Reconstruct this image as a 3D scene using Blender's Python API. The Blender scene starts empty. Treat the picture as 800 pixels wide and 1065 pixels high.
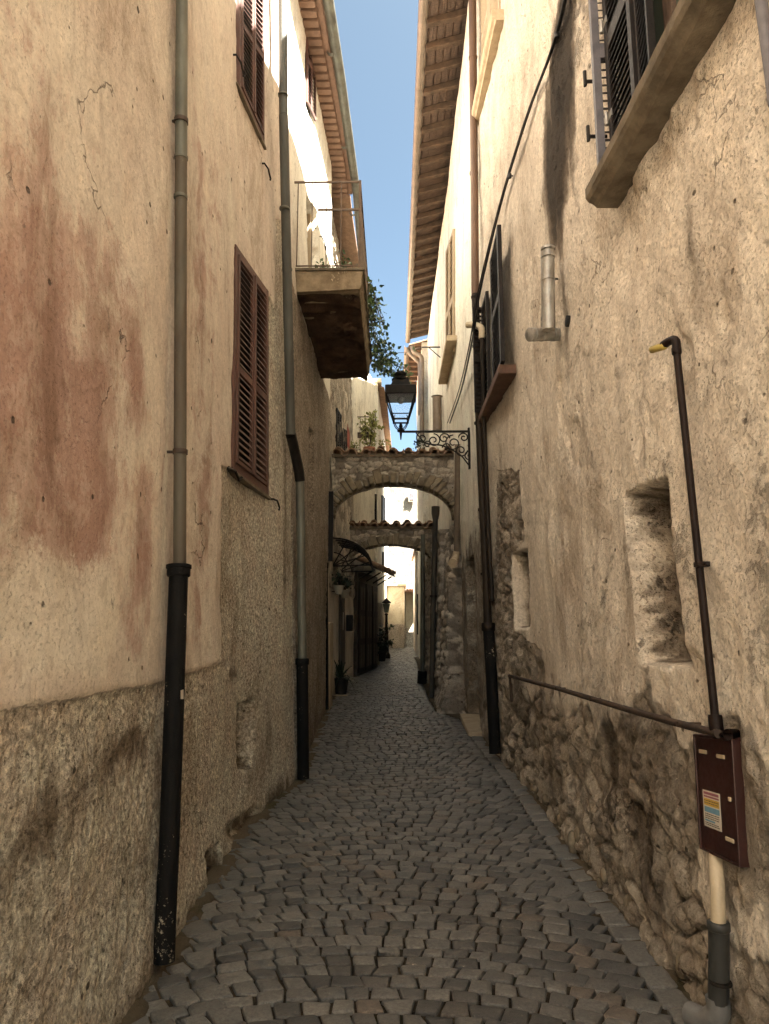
import bpy, math, random
import numpy as np
from mathutils import Vector
random.seed(7); RNG = np.random.default_rng(11)
sc = bpy.context.scene
COL = sc.collection
R = math.radians

# ------------------------------------------------------------------ camera survey (measurements of the real place)
F, HOR, VX = 740., 655., 410.
PITCH = math.atan((HOR-532.5)/F); YAW = math.atan((VX-400)/F*math.cos(PITCH))
FW = np.array([-math.sin(YAW)*math.cos(PITCH), math.cos(YAW)*math.cos(PITCH), math.sin(PITCH)])
RT = np.array([math.cos(YAW), math.sin(YAW), 0.]); UP = np.cross(RT, FW)
EYE = np.array([0., 0., 1.6])
SLOPE = .03
def gz(y): return SLOPE*np.minimum(y, 40)
def sight(u, v): return FW + RT*(u-400)/F + UP*(532.5-v)/F
def at_depth(u, v, Y):
    d = sight(u, v); return EYE + d*(Y/d[1])
def on_ground(u, v):
    d = sight(u, v); return EYE + d*(1.6/(SLOPE*d[1]-d[2]))

class Face:
    """a long wall along the alley; x is interpolated between a foot line and a line at z = 10"""
    def __init__(s, side, ys, xb, xt): s.side, s.ys, s.xb, s.xt = side, ys, xb, xt
    def x(s, y, z):
        b = np.interp(y, s.ys, s.xb); t = np.interp(y, s.ys, s.xt); return b+(t-b)*np.asarray(z)/10
    def at(s, u, v, off=0.):
        d = sight(u, v); t = np.linspace(.3, 60, 1500); lo = hi = None
        g = [s.side*((EYE+d*q)[0]-s.x((EYE+d*q)[1], (EYE+d*q)[2]))+off for q in (0.3, 60)]
        a, b = .3, 60.
        f = lambda q: s.side*((EYE+d*q)[0]-s.x((EYE+d*q)[1], (EYE+d*q)[2]))+off
        for _ in range(60):
            m = (a+b)/2
            if f(m) < 0: a = m
            else: b = m
        return EYE+d*a
    def p(s, y, z, off=0.): return np.array([float(s.x(y, z))-s.side*off, y, z])
    def n(s): return np.array([-s.side, 0., 0.])
L1 = Face(-1, [-6, 3.5, 5.3, 7.05], [-1.15, -1.07, -1.09, -.92], [-1.5, -1.43, -1.42, -1.27])
L2 = Face(-1, [7.05, 11.4], [-.92, -1.06], [-1.30, -1.08])
L3 = Face(-1, [11.4, 13, 17], [-1.1, -1.15, -.93], [-1.2, -1.2, -1.1])
L4 = Face(-1, [17, 20.5, 31], [-1.0, -.48, -.3], [-1.0, -.45, -.2])
R1 = Face(1, [-6, 2, 3.2, 5, 6.7, 8.4], [1.32, 1.28, 1.26, 1.2, 1.18, 1.12], [1.45, 1.38, 1.33, 1.2, 1.1, 1.05])
R2 = Face(1, [8.4, 12, 20.5], [1.12, 1.1, 1.0], [1.06, 1.08, 1.03])
R3 = Face(1, [20.5, 25], [.86, .8], [.86, .8])

# ------------------------------------------------------------------ noise in numpy
def h2(ix, iy, seed):
    n = (ix.astype(np.int64)*374761393 + iy.astype(np.int64)*668265263 + seed*1442695041) & 0x7fffffff
    n = ((n ^ (n >> 13))*1274126177) & 0x7fffffff
    n = ((n ^ (n >> 15))*739982445) & 0x7fffffff
    return ((n ^ (n >> 12)) & 0xffffff)/float(0xffffff)
def vn(x, y, seed=0):
    ix, iy = np.floor(x), np.floor(y); fx, fy = x-ix, y-iy
    fx = fx*fx*(3-2*fx); fy = fy*fy*(3-2*fy)
    a, b, c, d = h2(ix, iy, seed), h2(ix+1, iy, seed), h2(ix, iy+1, seed), h2(ix+1, iy+1, seed)
    return a+(b-a)*fx+(c-a)*fy+(a-b-c+d)*fx*fy
def fbm(x, y, o=4, seed=0):
    s = 0; amp = .5; t = 0
    for k in range(o):
        s = s+amp*vn(x*2**k+17.3*k, y*2**k-9.1*k, seed+k); t += amp; amp *= .5
    return s/t
def worley(x, y, seed=0, jit=.85):
    ix, iy = np.floor(x), np.floor(y)
    f1 = np.full(x.shape, 9.); f2 = np.full(x.shape, 9.); cid = np.zeros(x.shape)
    for dx in (-1, 0, 1):
        for dy in (-1, 0, 1):
            cx, cy = ix+dx, iy+dy
            px = cx+.5+(h2(cx, cy, seed)-.5)*jit; py = cy+.5+(h2(cx, cy, seed+5)-.5)*jit
            d = (np.abs(x-px)**3+np.abs(y-py)**3)**(1/3.); c = h2(cx, cy, seed+9)
            nearer = d < f1
            f2 = np.where(nearer, f1, np.minimum(f2, d)); cid = np.where(nearer, c, cid); f1 = np.where(nearer, d, f1)
    return f1, f2, cid
def ss(a, b, x):
    t = np.clip((x-a)/(b-a), 0, 1); return t*t*(3-2*t)

# ------------------------------------------------------------------ materials
class NT:
    def __init__(s, name):
        s.m = bpy.data.materials.new(name); s.m.use_nodes = True; s.t = s.m.node_tree; s.t.nodes.clear()
        s.out = s.t.nodes.new('ShaderNodeOutputMaterial'); s.b = s.t.nodes.new('ShaderNodeBsdfPrincipled')
        s.t.links.new(s.b.outputs[0], s.out.inputs[0]); s.tc = None
    def link(s, v, sock):
        if isinstance(v, (int, float)): sock.default_value = v
        elif isinstance(v, tuple): sock.default_value = v if len(v) == len(sock.default_value) else (*v, 1)[:len(sock.default_value)]
        else: s.t.links.new(v, sock)
    def pos(s, scale=(1, 1, 1)):
        if s.tc is None: s.tc = s.t.nodes.new('ShaderNodeTexCoord').outputs['Object']
        if scale == (1, 1, 1): return s.tc
        m = s.t.nodes.new('ShaderNodeMapping'); m.inputs['Scale'].default_value = scale
        s.t.links.new(s.tc, m.inputs[0]); return m.outputs[0]
    def noise(s, scale, detail=5, rough=.6, st=(1, 1, 1), dist=0.):
        n = s.t.nodes.new('ShaderNodeTexNoise'); n.inputs['Scale'].default_value = scale
        n.inputs['Detail'].default_value = detail; n.inputs['Roughness'].default_value = rough; n.inputs['Distortion'].default_value = dist
        s.t.links.new(s.pos(st), n.inputs['Vector']); return n.outputs[0]
    def voro(s, scale, feature='F1', st=(1, 1, 1)):
        n = s.t.nodes.new('ShaderNodeTexVoronoi'); n.feature = feature; n.inputs['Scale'].default_value = scale
        s.t.links.new(s.pos(st), n.inputs['Vector']); return n.outputs['Distance']
    def math(s, op, a, b=0., c=0.):
        n = s.t.nodes.new('ShaderNodeMath'); n.operation = op
        for i, q in enumerate((a, b, c)): s.link(q, n.inputs[i])
        return n.outputs[0]
    def step(s, a, lo, hi, to0=0., to1=1.):
        n = s.t.nodes.new('ShaderNodeMapRange'); n.interpolation_type = 'SMOOTHSTEP'
        s.link(a, n.inputs[0]); n.inputs[1].default_value = lo; n.inputs[2].default_value = hi
        n.inputs[3].default_value = to0; n.inputs[4].default_value = to1; return n.outputs[0]
    def mix(s, f, a, b, blend='MIX'):
        n = s.t.nodes.new('ShaderNodeMix'); n.data_type = 'RGBA'; n.blend_type = blend
        s.link(f, n.inputs[0]); s.link(a, n.inputs[6]); s.link(b, n.inputs[7]); return n.outputs[2]
    def attr(s, name):
        n = s.t.nodes.new('ShaderNodeAttribute'); n.attribute_name = name
        q = s.t.nodes.new('ShaderNodeSeparateColor'); s.t.links.new(n.outputs['Color'], q.inputs[0]); return q.outputs
    def bump(s, h, dist=.01, strength=1.):
        n = s.t.nodes.new('ShaderNodeBump'); n.inputs['Strength'].default_value = strength
        n.inputs['Distance'].default_value = dist; s.t.links.new(h, n.inputs['Height']); s.t.links.new(n.outputs[0], s.b.inputs['Normal'])
    def fin(s, col, rough=.85, metal=0., spec=.3):
        s.link(col, s.b.inputs['Base Color']); s.link(rough, s.b.inputs['Roughness']); s.link(metal, s.b.inputs['Metallic'])
        s.b.inputs['Specular IOR Level'].default_value = spec; return s.m

def basic(name, c1, c2, scale=8, rough=.6, metal=0., st=(1, 1, 1), bump=.002, spec=.4, wear=None, wearth=.62):
    """two-tone worn surface"""
    n = NT(name); a = n.noise(scale, 6, .65, st); f = n.noise(scale*7, 5, .7)
    col = n.mix(n.step(a, .3, .7), c1, c2)
    col = n.mix(.5, col, n.mix(f, (.55, .55, .55), (1.35, 1.35, 1.35)), 'MULTIPLY')
    if wear: col = n.mix(n.step(n.math('ADD', n.math('MULTIPLY', a, .5), n.math('MULTIPLY', f, .5)), wearth, wearth+.05), col, wear)
    n.bump(f, bump, 1.); return n.fin(col, n.step(f, .2, .8, rough-.12, rough+.12), metal, spec)

def plaster(name, A, B, red=(.3, .1, .06), pale=(.6, .5, .36), stA=(.30, .22, .13), stB=(.17, .12, .07), stain=(.16, .12, .08), stoneA=(.36, .28, .18), stoneB=(.16, .115, .07), smooth=1., kb=1.5, sat=.62):
    """lime plaster with paint layers, rough render, bare stone; masks live in the wall's own vertex attributes"""
    T = lambda c, k=kb, s=sat: tuple(min(.84, k*t*(q*(1-s)+s*(.3*c[0]+.55*c[1]+.15*c[2]))) for q, t in zip(c, (1.0, .995, .965)))
    A, B, pale, stA, stB, stoneA, stoneB, red = T(A), T(B), T(pale, kb*.92), T(stA, kb*1.22), T(stB, kb*1.25), T(stoneA, kb*1.3), T(stoneB, kb*1.1), T(red, 1.15, .2)
    n = NT(name); m1 = n.attr('m1'); m2 = n.attr('m2')
    big = n.noise(1.1, 4, .6); mid = n.noise(5, 8, .68, dist=.4); fin = n.noise(38, 8, .72); grit = n.noise(150, 4, .7)
    strk = n.noise(5, 6, .65, (1, 1, .13)); sn = lambda x, k: n.math('MULTIPLY', n.math('SUBTRACT', x, .5), k)
    col = n.mix(n.step(big, .32, .68), A, B)
    col = n.mix(n.step(strk, .42, .75, 0, .45), col, pale)
    col = n.mix(n.step(n.noise(2.3, 7, .7, (1, 1, .4)), .5, .8, 0, .5), col, stA)
    # wash of red paint, broken by peeling
    rp = n.math('ADD', n.math('ADD', m1[0], sn(mid, 1.5)), sn(strk, 1.1))
    col = n.mix(n.math('MULTIPLY', n.step(rp, .15, 1.0), .46), col, red)
    fr_ = n.math('ADD', n.math('ADD', rp, sn(fin, .55)), sn(n.noise(16, 9, .78, (1, 1, .45), .5), .9)); col = n.mix(n.math('MULTIPLY', n.step(fr_, .52, .57), .34), col, red)
    col = n.mix(n.math('MULTIPLY', n.math('MULTIPLY', n.step(fr_, .44, .36), n.step(m1[0], .12, .3)), .5), col, pale)
    col = n.mix(n.math('MULTIPLY', n.step(n.math('ADD', fr_, sn(fin, .5)), .82, .88), .5), col, n.mix(mid, (red[0]*.6, red[1]*.55, red[2]*.55), red))
    pl = n.math('ADD', n.math('ADD', m2[2], sn(mid, .8)), sn(fin, .3))
    col = n.mix(n.step(pl, .5, .62, 0, .8), col, pale)
    # flakes and little holes in the skin
    flake = n.step(n.math('ADD', n.noise(9, 9, .75, (1, 1, .6)), sn(fin, .25)), .66, .7)
    col = n.mix(n.math('MULTIPLY', flake, .35), col, pale)
    hole = n.step(n.math('ADD', n.voro(7.), sn(mid, -.3)), .05, .09, 1, 0)
    # rough render
    st = n.mix(n.step(n.noise(3.2, 7, .7), .35, .68), stA, stB)
    st = n.mix(n.step(fin, .35, .7), n.mix(.55, st, (.3, .24, .2), 'MULTIPLY'), n.mix(.25, st, (.5, .4, .27)))
    rg = n.step(n.math('ADD', n.math('ADD', m1[1], sn(fin, .5)), sn(mid, .6)), .44, .56)
    col = n.mix(rg, col, st)
    # bare stone
    sto = n.mix(m2[1], stoneB, stoneA)
    sto = n.mix(.42, sto, n.mix(n.noise(14, 8, .75), (.3, .28, .25), (1.7, 1.65, 1.55)), 'MULTIPLY')
    so = n.step(n.math('ADD', n.math('ADD', m2[0], sn(fin, .2)), sn(mid, .25)), .45, .55)
    col = n.mix(so, col, sto)
    # broad mottling, blotches, hairline cracks
    mot = n.noise(1.7, 10, .74, (1, 1, .45), .7); col = n.mix(n.step(mot, .5, .36, 0, .5), col, n.mix(.9, col, (1.18, 1.16, 1.12), 'MULTIPLY')); col = n.mix(n.step(mot, .47, .66, 0, .7), col, n.mix(.9, col, (.52, .46, .40), 'MULTIPLY'))
    blo = n.noise(11, 8, .72, (1, 1, .8), .8); col = n.mix(n.step(blo, .52, .66, 0, .5), col, n.mix(.9, col, (.55, .50, .44), 'MULTIPLY')); col = n.mix(n.step(blo, .47, .33, 0, .4), col, n.mix(.9, col, (1.3, 1.28, 1.24), 'MULTIPLY'))
    ck = n.t.nodes.new('ShaderNodeTexVoronoi'); ck.feature = 'DISTANCE_TO_EDGE'; ck.inputs['Scale'].default_value = 1.3
    wv_ = n.t.nodes.new('ShaderNodeTexNoise'); wv_.inputs['Scale'].default_value = 4.; wv_.inputs['Detail'].default_value = 6; n.t.links.new(n.pos(), wv_.inputs['Vector'])
    ad = n.t.nodes.new('ShaderNodeVectorMath'); ad.operation = 'MULTIPLY_ADD'; n.t.links.new(wv_.outputs['Color'], ad.inputs[0]); ad.inputs[1].default_value = (.5, .5, .5); n.t.links.new(n.pos(), ad.inputs[2]); n.t.links.new(ad.outputs[0], ck.inputs['Vector'])
    crk = n.math('MULTIPLY', n.step(ck.outputs['Distance'], .002, .006, 1, 0), n.step(n.noise(1.4, 3), .56, .62)); col = n.mix(n.math('MULTIPLY', crk, .5), col, (.07, .05, .035))
    # dirt and stains, plus painted shade of niches, pits and grain
    sd = n.math('ADD', n.math('ADD', m1[2], sn(mid, .7)), sn(strk, .3))
    col = n.mix(n.step(sd, .3, .8, 0, .9), col, stain)
    col = n.mix(n.step(sd, .82, 1.2, 0, .85), col, (.03, .024, .018))
    col = n.mix(n.math('MULTIPLY', hole, .8), col, (.06, .045, .03))
    col = n.mix(n.step(grit, .52, .72, 0, .6), col, n.mix(.5, col, (.05, .04, .03))); col = n.mix(n.math('ADD', .12+.13*smooth, n.math('SUBTRACT', n.math('MULTIPLY', n.math('MAXIMUM', rg, n.math('MULTIPLY', m1[1], .8)), .5), n.math('MULTIPLY', so, .1))), col, n.mix(n.step(fin, .25, .75), (.42, .40, .37), (1.55, 1.55, 1.55)), 'MULTIPLY')  # dark grit and grain contrast painted in for relief shading
    pit = n.step(n.math('ADD', n.noise(62, 5, .62), sn(blo, .35)), .33, .43)
    ruf = n.math('MAXIMUM', rg, so)
    col = n.mix(n.math('MULTIPLY', n.math('SUBTRACT', 1., pit), n.math('ADD', n.math('MULTIPLY', rg, .3), .14)), col, (.07, .05, .03))  # pit shade painted into the colour
    wv = n.math('ADD', .09*smooth*smooth, n.math('MULTIPLY', ruf, .9))
    hgt = n.math('MULTIPLY', n.math('ADD', n.math('ADD', fin, n.math('MULTIPLY', grit, .45)), n.math('MULTIPLY', pit, .8)), wv)
    hgt = n.math('SUBTRACT', n.math('ADD', hgt, n.math('MULTIPLY', mid, .12*smooth)), n.math('ADD', crk, n.math('MULTIPLY', blo, -.12*smooth))); hgt = n.math('SUBTRACT', hgt, n.math('MULTIPLY', hole, .8)); hgt = n.math('ADD', hgt, n.math('MULTIPLY', flake, -.25))
    n.bump(hgt, .022, 1.)
    return n.fin(col, .92, 0., .15)

M = {}
M['pl_pink'] = plaster('aged_pink_plaster', (.50, .375, .25), (.49, .335, .22), red=(.34, .175, .135), pale=(.58, .49, .34), stA=(.60, .475, .325), stB=(.50, .39, .255), kb=1.42, sat=.6)
M['pl_b2'] = plaster('weathered_render', (.62, .56, .44), (.58, .50, .38), stA=(.40, .30, .19), stB=(.26, .185, .115), kb=1.35)
M['pl_b3'] = plaster('ochre_render', (.46, .35, .22), (.40, .29, .17), stA=(.32, .24, .15), stB=(.2, .145, .09), kb=1.9)
M['pl_r1'] = plaster('beige_rough_plaster', (.56, .44, .285), (.47, .355, .225), pale=(.66, .54, .37), stA=(.50, .385, .245), stB=(.38, .285, .175), stain=(.085, .062, .042), stoneA=(.40, .305, .19), stoneB=(.16, .11, .066), smooth=2.0)
M['pl_r2'] = plaster('cream_plaster', (.70, .60, .44), (.64, .54, .39), pale=(.68, .58, .42), stA=(.40, .31, .2), stB=(.27, .2, .12), stoneA=(.42, .33, .22), kb=1.38)
M['pl_yel'] = plaster('yellow_plaster', (.36, .28, .12), (.32, .245, .10), pale=(.38, .31, .16), stA=(.30, .26, .2), stB=(.24, .2, .15))
M['pl_cream'] = plaster('pale_cream_plaster', (.72, .62, .42), (.68, .57, .37), pale=(.75, .68, .5), kb=1.15)
M['rubble'] = plaster('rubble_stone', (.4, .32, .21), (.3, .23, .15), stoneA=(.42, .33, .22), stoneB=(.17, .12, .075), kb=1.55)
M['castle'] = plaster('sunlit_rubble_stone', (.5, .43, .32), (.42, .36, .27), stoneA=(.15, .127, .095), stoneB=(.105, .09, .066))
M['zinc'] = basic('weathered_zinc', (.15, .15, .12), (.085, .08, .062), 6, .55, .35, (1, 1, .3))
M['zinc_dark'] = basic('dull_dark_zinc', (.075, .075, .062), (.045, .043, .035), 7, .65, .1, (1, 1, .25), wear=(.12, .085, .055), wearth=.6)
M['zinc_rust'] = basic('rust_stained_zinc', (.095, .085, .062), (.06, .037, .021), 5, .65, .1, (1, 1, .25), wear=(.2, .18, .14), wearth=.585)
M['cast_iron'] = basic('black_cast_iron', (.006, .006, .006), (.011, .010, .009), 9, .65, .0, (1, 1, .4), .003, .09, wear=(.4, .34, .25), wearth=.60)
M['cast_iron2'] = basic('dull_black_iron', (.010, .009, .008), (.022, .017, .013), 12, .55, 0., spec=.15)
M['copper'] = basic('brown_painted_copper', (.16, .095, .06), (.10, .06, .04), 5, .5, .2, (1, 1, .3))
M['dark_pipe'] = basic('dark_brown_pipe', (.030, .021, .014), (.014, .010, .007), 5, .5, 0., (1, 1, .3), spec=.15)
M['gas'] = basic('gas_pipe_paint', (.010, .006, .005), (.020, .011, .008), 14, .5, 0., (1, 1, .3), spec=.15)
M['rust_pipe'] = basic('rusty_iron_pipe', (.06, .036, .024), (.03, .02, .014), 10, .7, .1)
M['yellow'] = basic('yellow_cap', (.5, .38, .1), (.4, .3, .08), 20, .5)
M['steel'] = basic('sooty_steel', (.42, .41, .38), (.24, .22, .19), 12, .42, .6, (1, 1, .5))
M['shut_red'] = basic('red_brown_shutter_paint', (.115, .05, .034), (.07, .033, .024), 9, .65, 0., (1, 1, .3), wear=(.24, .16, .1), wearth=.64)
M['shut_slat'] = basic('lightened_brown_slat', (.13, .07, .052), (.085, .048, .036), 9, .6)  # brown lightened so the louvres carry their highlight in the colour
M['shut_dark'] = basic('dark_brown_shutter', (.018, .013, .011), (.010, .008, .007), 9, .55, spec=.2)
M['shut_grey'] = basic('grey_paint_and_sky_edge', (.12, .11, .12), (.07, .065, .07), 9, .5)  # grey paint; on one shutter it carries skylight in the colour
M['shut_pale'] = basic('faded_beige_shutter', (.42, .33, .22), (.34, .26, .17), 9, .7, 0., (1, 1, .3))
M['void'] = basic('dark_room', (.012, .010, .009), (.008, .007, .006), 4, .9)
M['stone_sill'] = basic('weathered_sill_stone', (.19, .155, .11), (.10, .08, .056), 7, .9, 0., (1, 1, 1), .006, .15)
M['pale_stone'] = basic('pale_step_stone', (.46, .38, .27), (.36, .29, .2), 8, .85, 0., (1, 1, 1), .004, .2)
M['sill_pale'] = basic('cream_sill_stone', (.55, .44, .3), (.42, .33, .22), 8, .9, 0., (1, 1, 1), .005, .15)
M['concrete'] = basic('crumbling_concrete', (.30, .235, .155), (.15, .11, .07), 5, .95, 0., (1, 1, 1), .012, .1, wear=(.42, .34, .23), wearth=.58)
M['concrete_dark'] = basic('dark_soffit', (.10, .062, .04), (.05, .032, .022), 6, .95, 0., (1, 1, 1), .02, .1, wear=(.2, .145, .09), wearth=.6)  # darker, browner tone for the balcony underside
M['iron'] = basic('rusty_railing', (.13, .085, .055), (.08, .055, .038), 14, .65, .2)
M['tile'] = basic('terracotta_tile', (.34, .22, .14), (.22, .14, .09), 7, .9, 0., (1, 1, 1), .006, .15, wear=(.4, .35, .26), wearth=.6)
M['tile_red'] = basic('red_terracotta', (.27, .17, .12), (.19, .12, .085), 7, .9, 0., (1, 1, 1), .004, .15)
M['wood'] = basic('old_rafter_wood', (.11, .07, .045), (.06, .04, .026), 10, .8, 0., (1, 1, 1), .004, .2)
M['wood_board'] = basic('roof_boards', (.135, .092, .068), (.08, .055, .041), 10, .85, 0., (1, 6, 1), .004, .15)
M['gutter'] = basic('brown_gutter', (.25, .195, .145), (.18, .14, .105), 6, .45, .3)
M['wood_dark'] = basic('dark_door_wood', (.085, .062, .044), (.05, .037, .027), 8, .6)
M['box_red'] = basic('brown_red_metal_door', (.042, .012, .009), (.028, .009, .007), 5, .42, .1, (1, 1, .5), .0008, .5, wear=(.15, .07, .05), wearth=.67)
M['pvc_pale'] = basic('pale_pvc', (.55, .46, .32), (.45, .37, .25), 5, .45)
M['pvc_grey'] = basic('dark_grey_pvc', (.05, .05, .046), (.035, .035, .032), 6, .45, wear=(.2, .17, .12), wearth=.66)
M['pvc_blue'] = basic('grey_pvc_elbow', (.17, .17, .165), (.11, .11, .105), 6, .5)
M['cable'] = basic('black_cable', (.012, .011, .011), (.02, .018, .017), 10, .55)
M['paper'] = basic('paper_label', (.68, .64, .55), (.58, .54, .46), 9, .6, bump=.0004)
M['ink'] = basic('dark_ink', (.07, .06, .055), (.11, .1, .09), 30, .7, bump=.0003)
M['ink_y'] = basic('yellow_ink', (.62, .42, .07), (.55, .36, .06), 30, .7, bump=.0003)
M['ink_r'] = basic('purple_red_ink', (.32, .12, .16), (.28, .1, .14), 30, .7, bump=.0003)
M['ink_b'] = basic('blue_ink', (.18, .36, .48), (.15, .3, .42), 30, .7, bump=.0003)
M['terracotta_pot'] = basic('pot_clay', (.38, .15, .09), (.3, .12, .07), 10, .8)
M['pot_dark'] = basic('dark_pot', (.035, .026, .02), (.02, .016, .013), 10, .7)
M['pot_white'] = basic('pale_pot', (.42, .38, .3), (.34, .3, .23), 10, .7)
M['leaf'] = basic('ivy_leaf', (.085, .135, .042), (.05, .09, .03), 18, .5, 0., (1, 1, 1), .001)
M['leaf_y'] = basic('pale_leaf', (.30, .30, .09), (.2, .22, .06), 18, .6, 0., (1, 1, 1), .001)
M['leaf_d'] = basic('dark_leaf', (.022, .036, .014), (.012, .022, .009), 18, .5, 0., (1, 1, 1), .001)
M['stem'] = basic('plant_stem', (.08, .06, .03), (.05, .04, .02), 18, .8)
M['red_panel'] = basic('red_paint_panel', (.42, .13, .09), (.34, .1, .07), 6, .7)
def glass_mat(name, c, rough=.08, tr=.75):
    n = NT(name); n.b.inputs['Transmission Weight'].default_value = tr; n.b.inputs['IOR'].default_value = 1.3
    f = n.noise(9, 4); return n.fin(n.mix(f, c, tuple(q*.8 for q in c)), rough, 0., .5)
def thin_pane(name, c, k):
    n = NT(name); t = n.t.nodes.new('ShaderNodeBsdfTransparent'); mx = n.t.nodes.new('ShaderNodeMixShader'); n.fin(c, .15, 0., .5)
    n.link(n.step(n.noise(6, 4), .2, .8, k-.06, k+.04), mx.inputs[0]); n.t.links.new(n.b.outputs[0], mx.inputs[1]); n.t.links.new(t.outputs[0], mx.inputs[2]); n.t.links.new(mx.outputs[0], n.out.inputs[0]); return n.m
M['lamp_glass'] = thin_pane('lantern_glass', (.5, .55, .58), .93)
M['voussoir'] = basic('arch_stone', (.30, .245, .17), (.16, .125, .085), 6, .92, 0., (1, 1, 1), .012, .1)
M['pipe_drab'] = basic('drab_grey_brown_pipe', (.085, .072, .056), (.05, .043, .034), 6, .6, 0., (1, 1, .3), spec=.2)
M['win_glass'] = glass_mat('window_pane', (.10, .12, .1), .05, .1)
M['canopy_glass'] = thin_pane('dirty_canopy_glass', (.3, .32, .3), .6)

# road
def road_mat(name, stone=True):
    n = NT(name); a = n.attr('m1'); mid = n.noise(7, 8, .7); fin = n.noise(60, 7, .75); big = n.noise(.7, 3, .6); grit = n.noise(220, 3, .7)
    if stone:
        col = n.mix(a[0], (.055, .054, .051), (.150, .144, .130))
        col = n.mix(n.step(a[1], .93, .96), col, (.125, .105, .085))
        col = n.mix(n.step(big, .45, .7, 0, .4), col, (.13, .11, .085))
        spot = n.step(n.math('ADD', n.noise(30, 9, .8), n.math('MULTIPLY', n.math('SUBTRACT', mid, .5), .4)), .66, .69)
        col = n.mix(n.math('MULTIPLY', spot, .75), col, (.34, .30, .24))
        col = n.mix(.85, col, n.mix(n.step(fin, .3, .7), (.45, .45, .45), (1.6, 1.6, 1.6)), 'MULTIPLY'); col = n.mix(n.step(grit, .58, .7, 0, .35), col, (.3, .28, .24))
        n.bump(n.math('ADD', fin, n.math('MULTIPLY', mid, 1.6)), .004, 1.)
        return n.fin(col, n.step(fin, .25, .75, .36, .66), 0., .5)
    col = n.mix(n.step(mid, .4, .62), (.026, .021, .015), (.06, .048, .034)); col = n.mix(n.math('MULTIPLY', a[0], .85), col, n.mix(fin, (.09, .07, .045), (.22, .175, .12)))
    col = n.mix(n.step(n.noise(1.6, 6, .7), .55, .66, 0, .6), col, (.035, .042, .016))
    col = n.mix(n.step(grit, .6, .68, 0, .8), col, (.2, .165, .12))
    n.bump(n.math('ADD', fin, grit), .012, 1.); return n.fin(col, .95, 0., .1)
M['cobble'] = road_mat('basalt_cobble'); M['joint'] = road_mat('joint_dirt', False)

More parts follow.
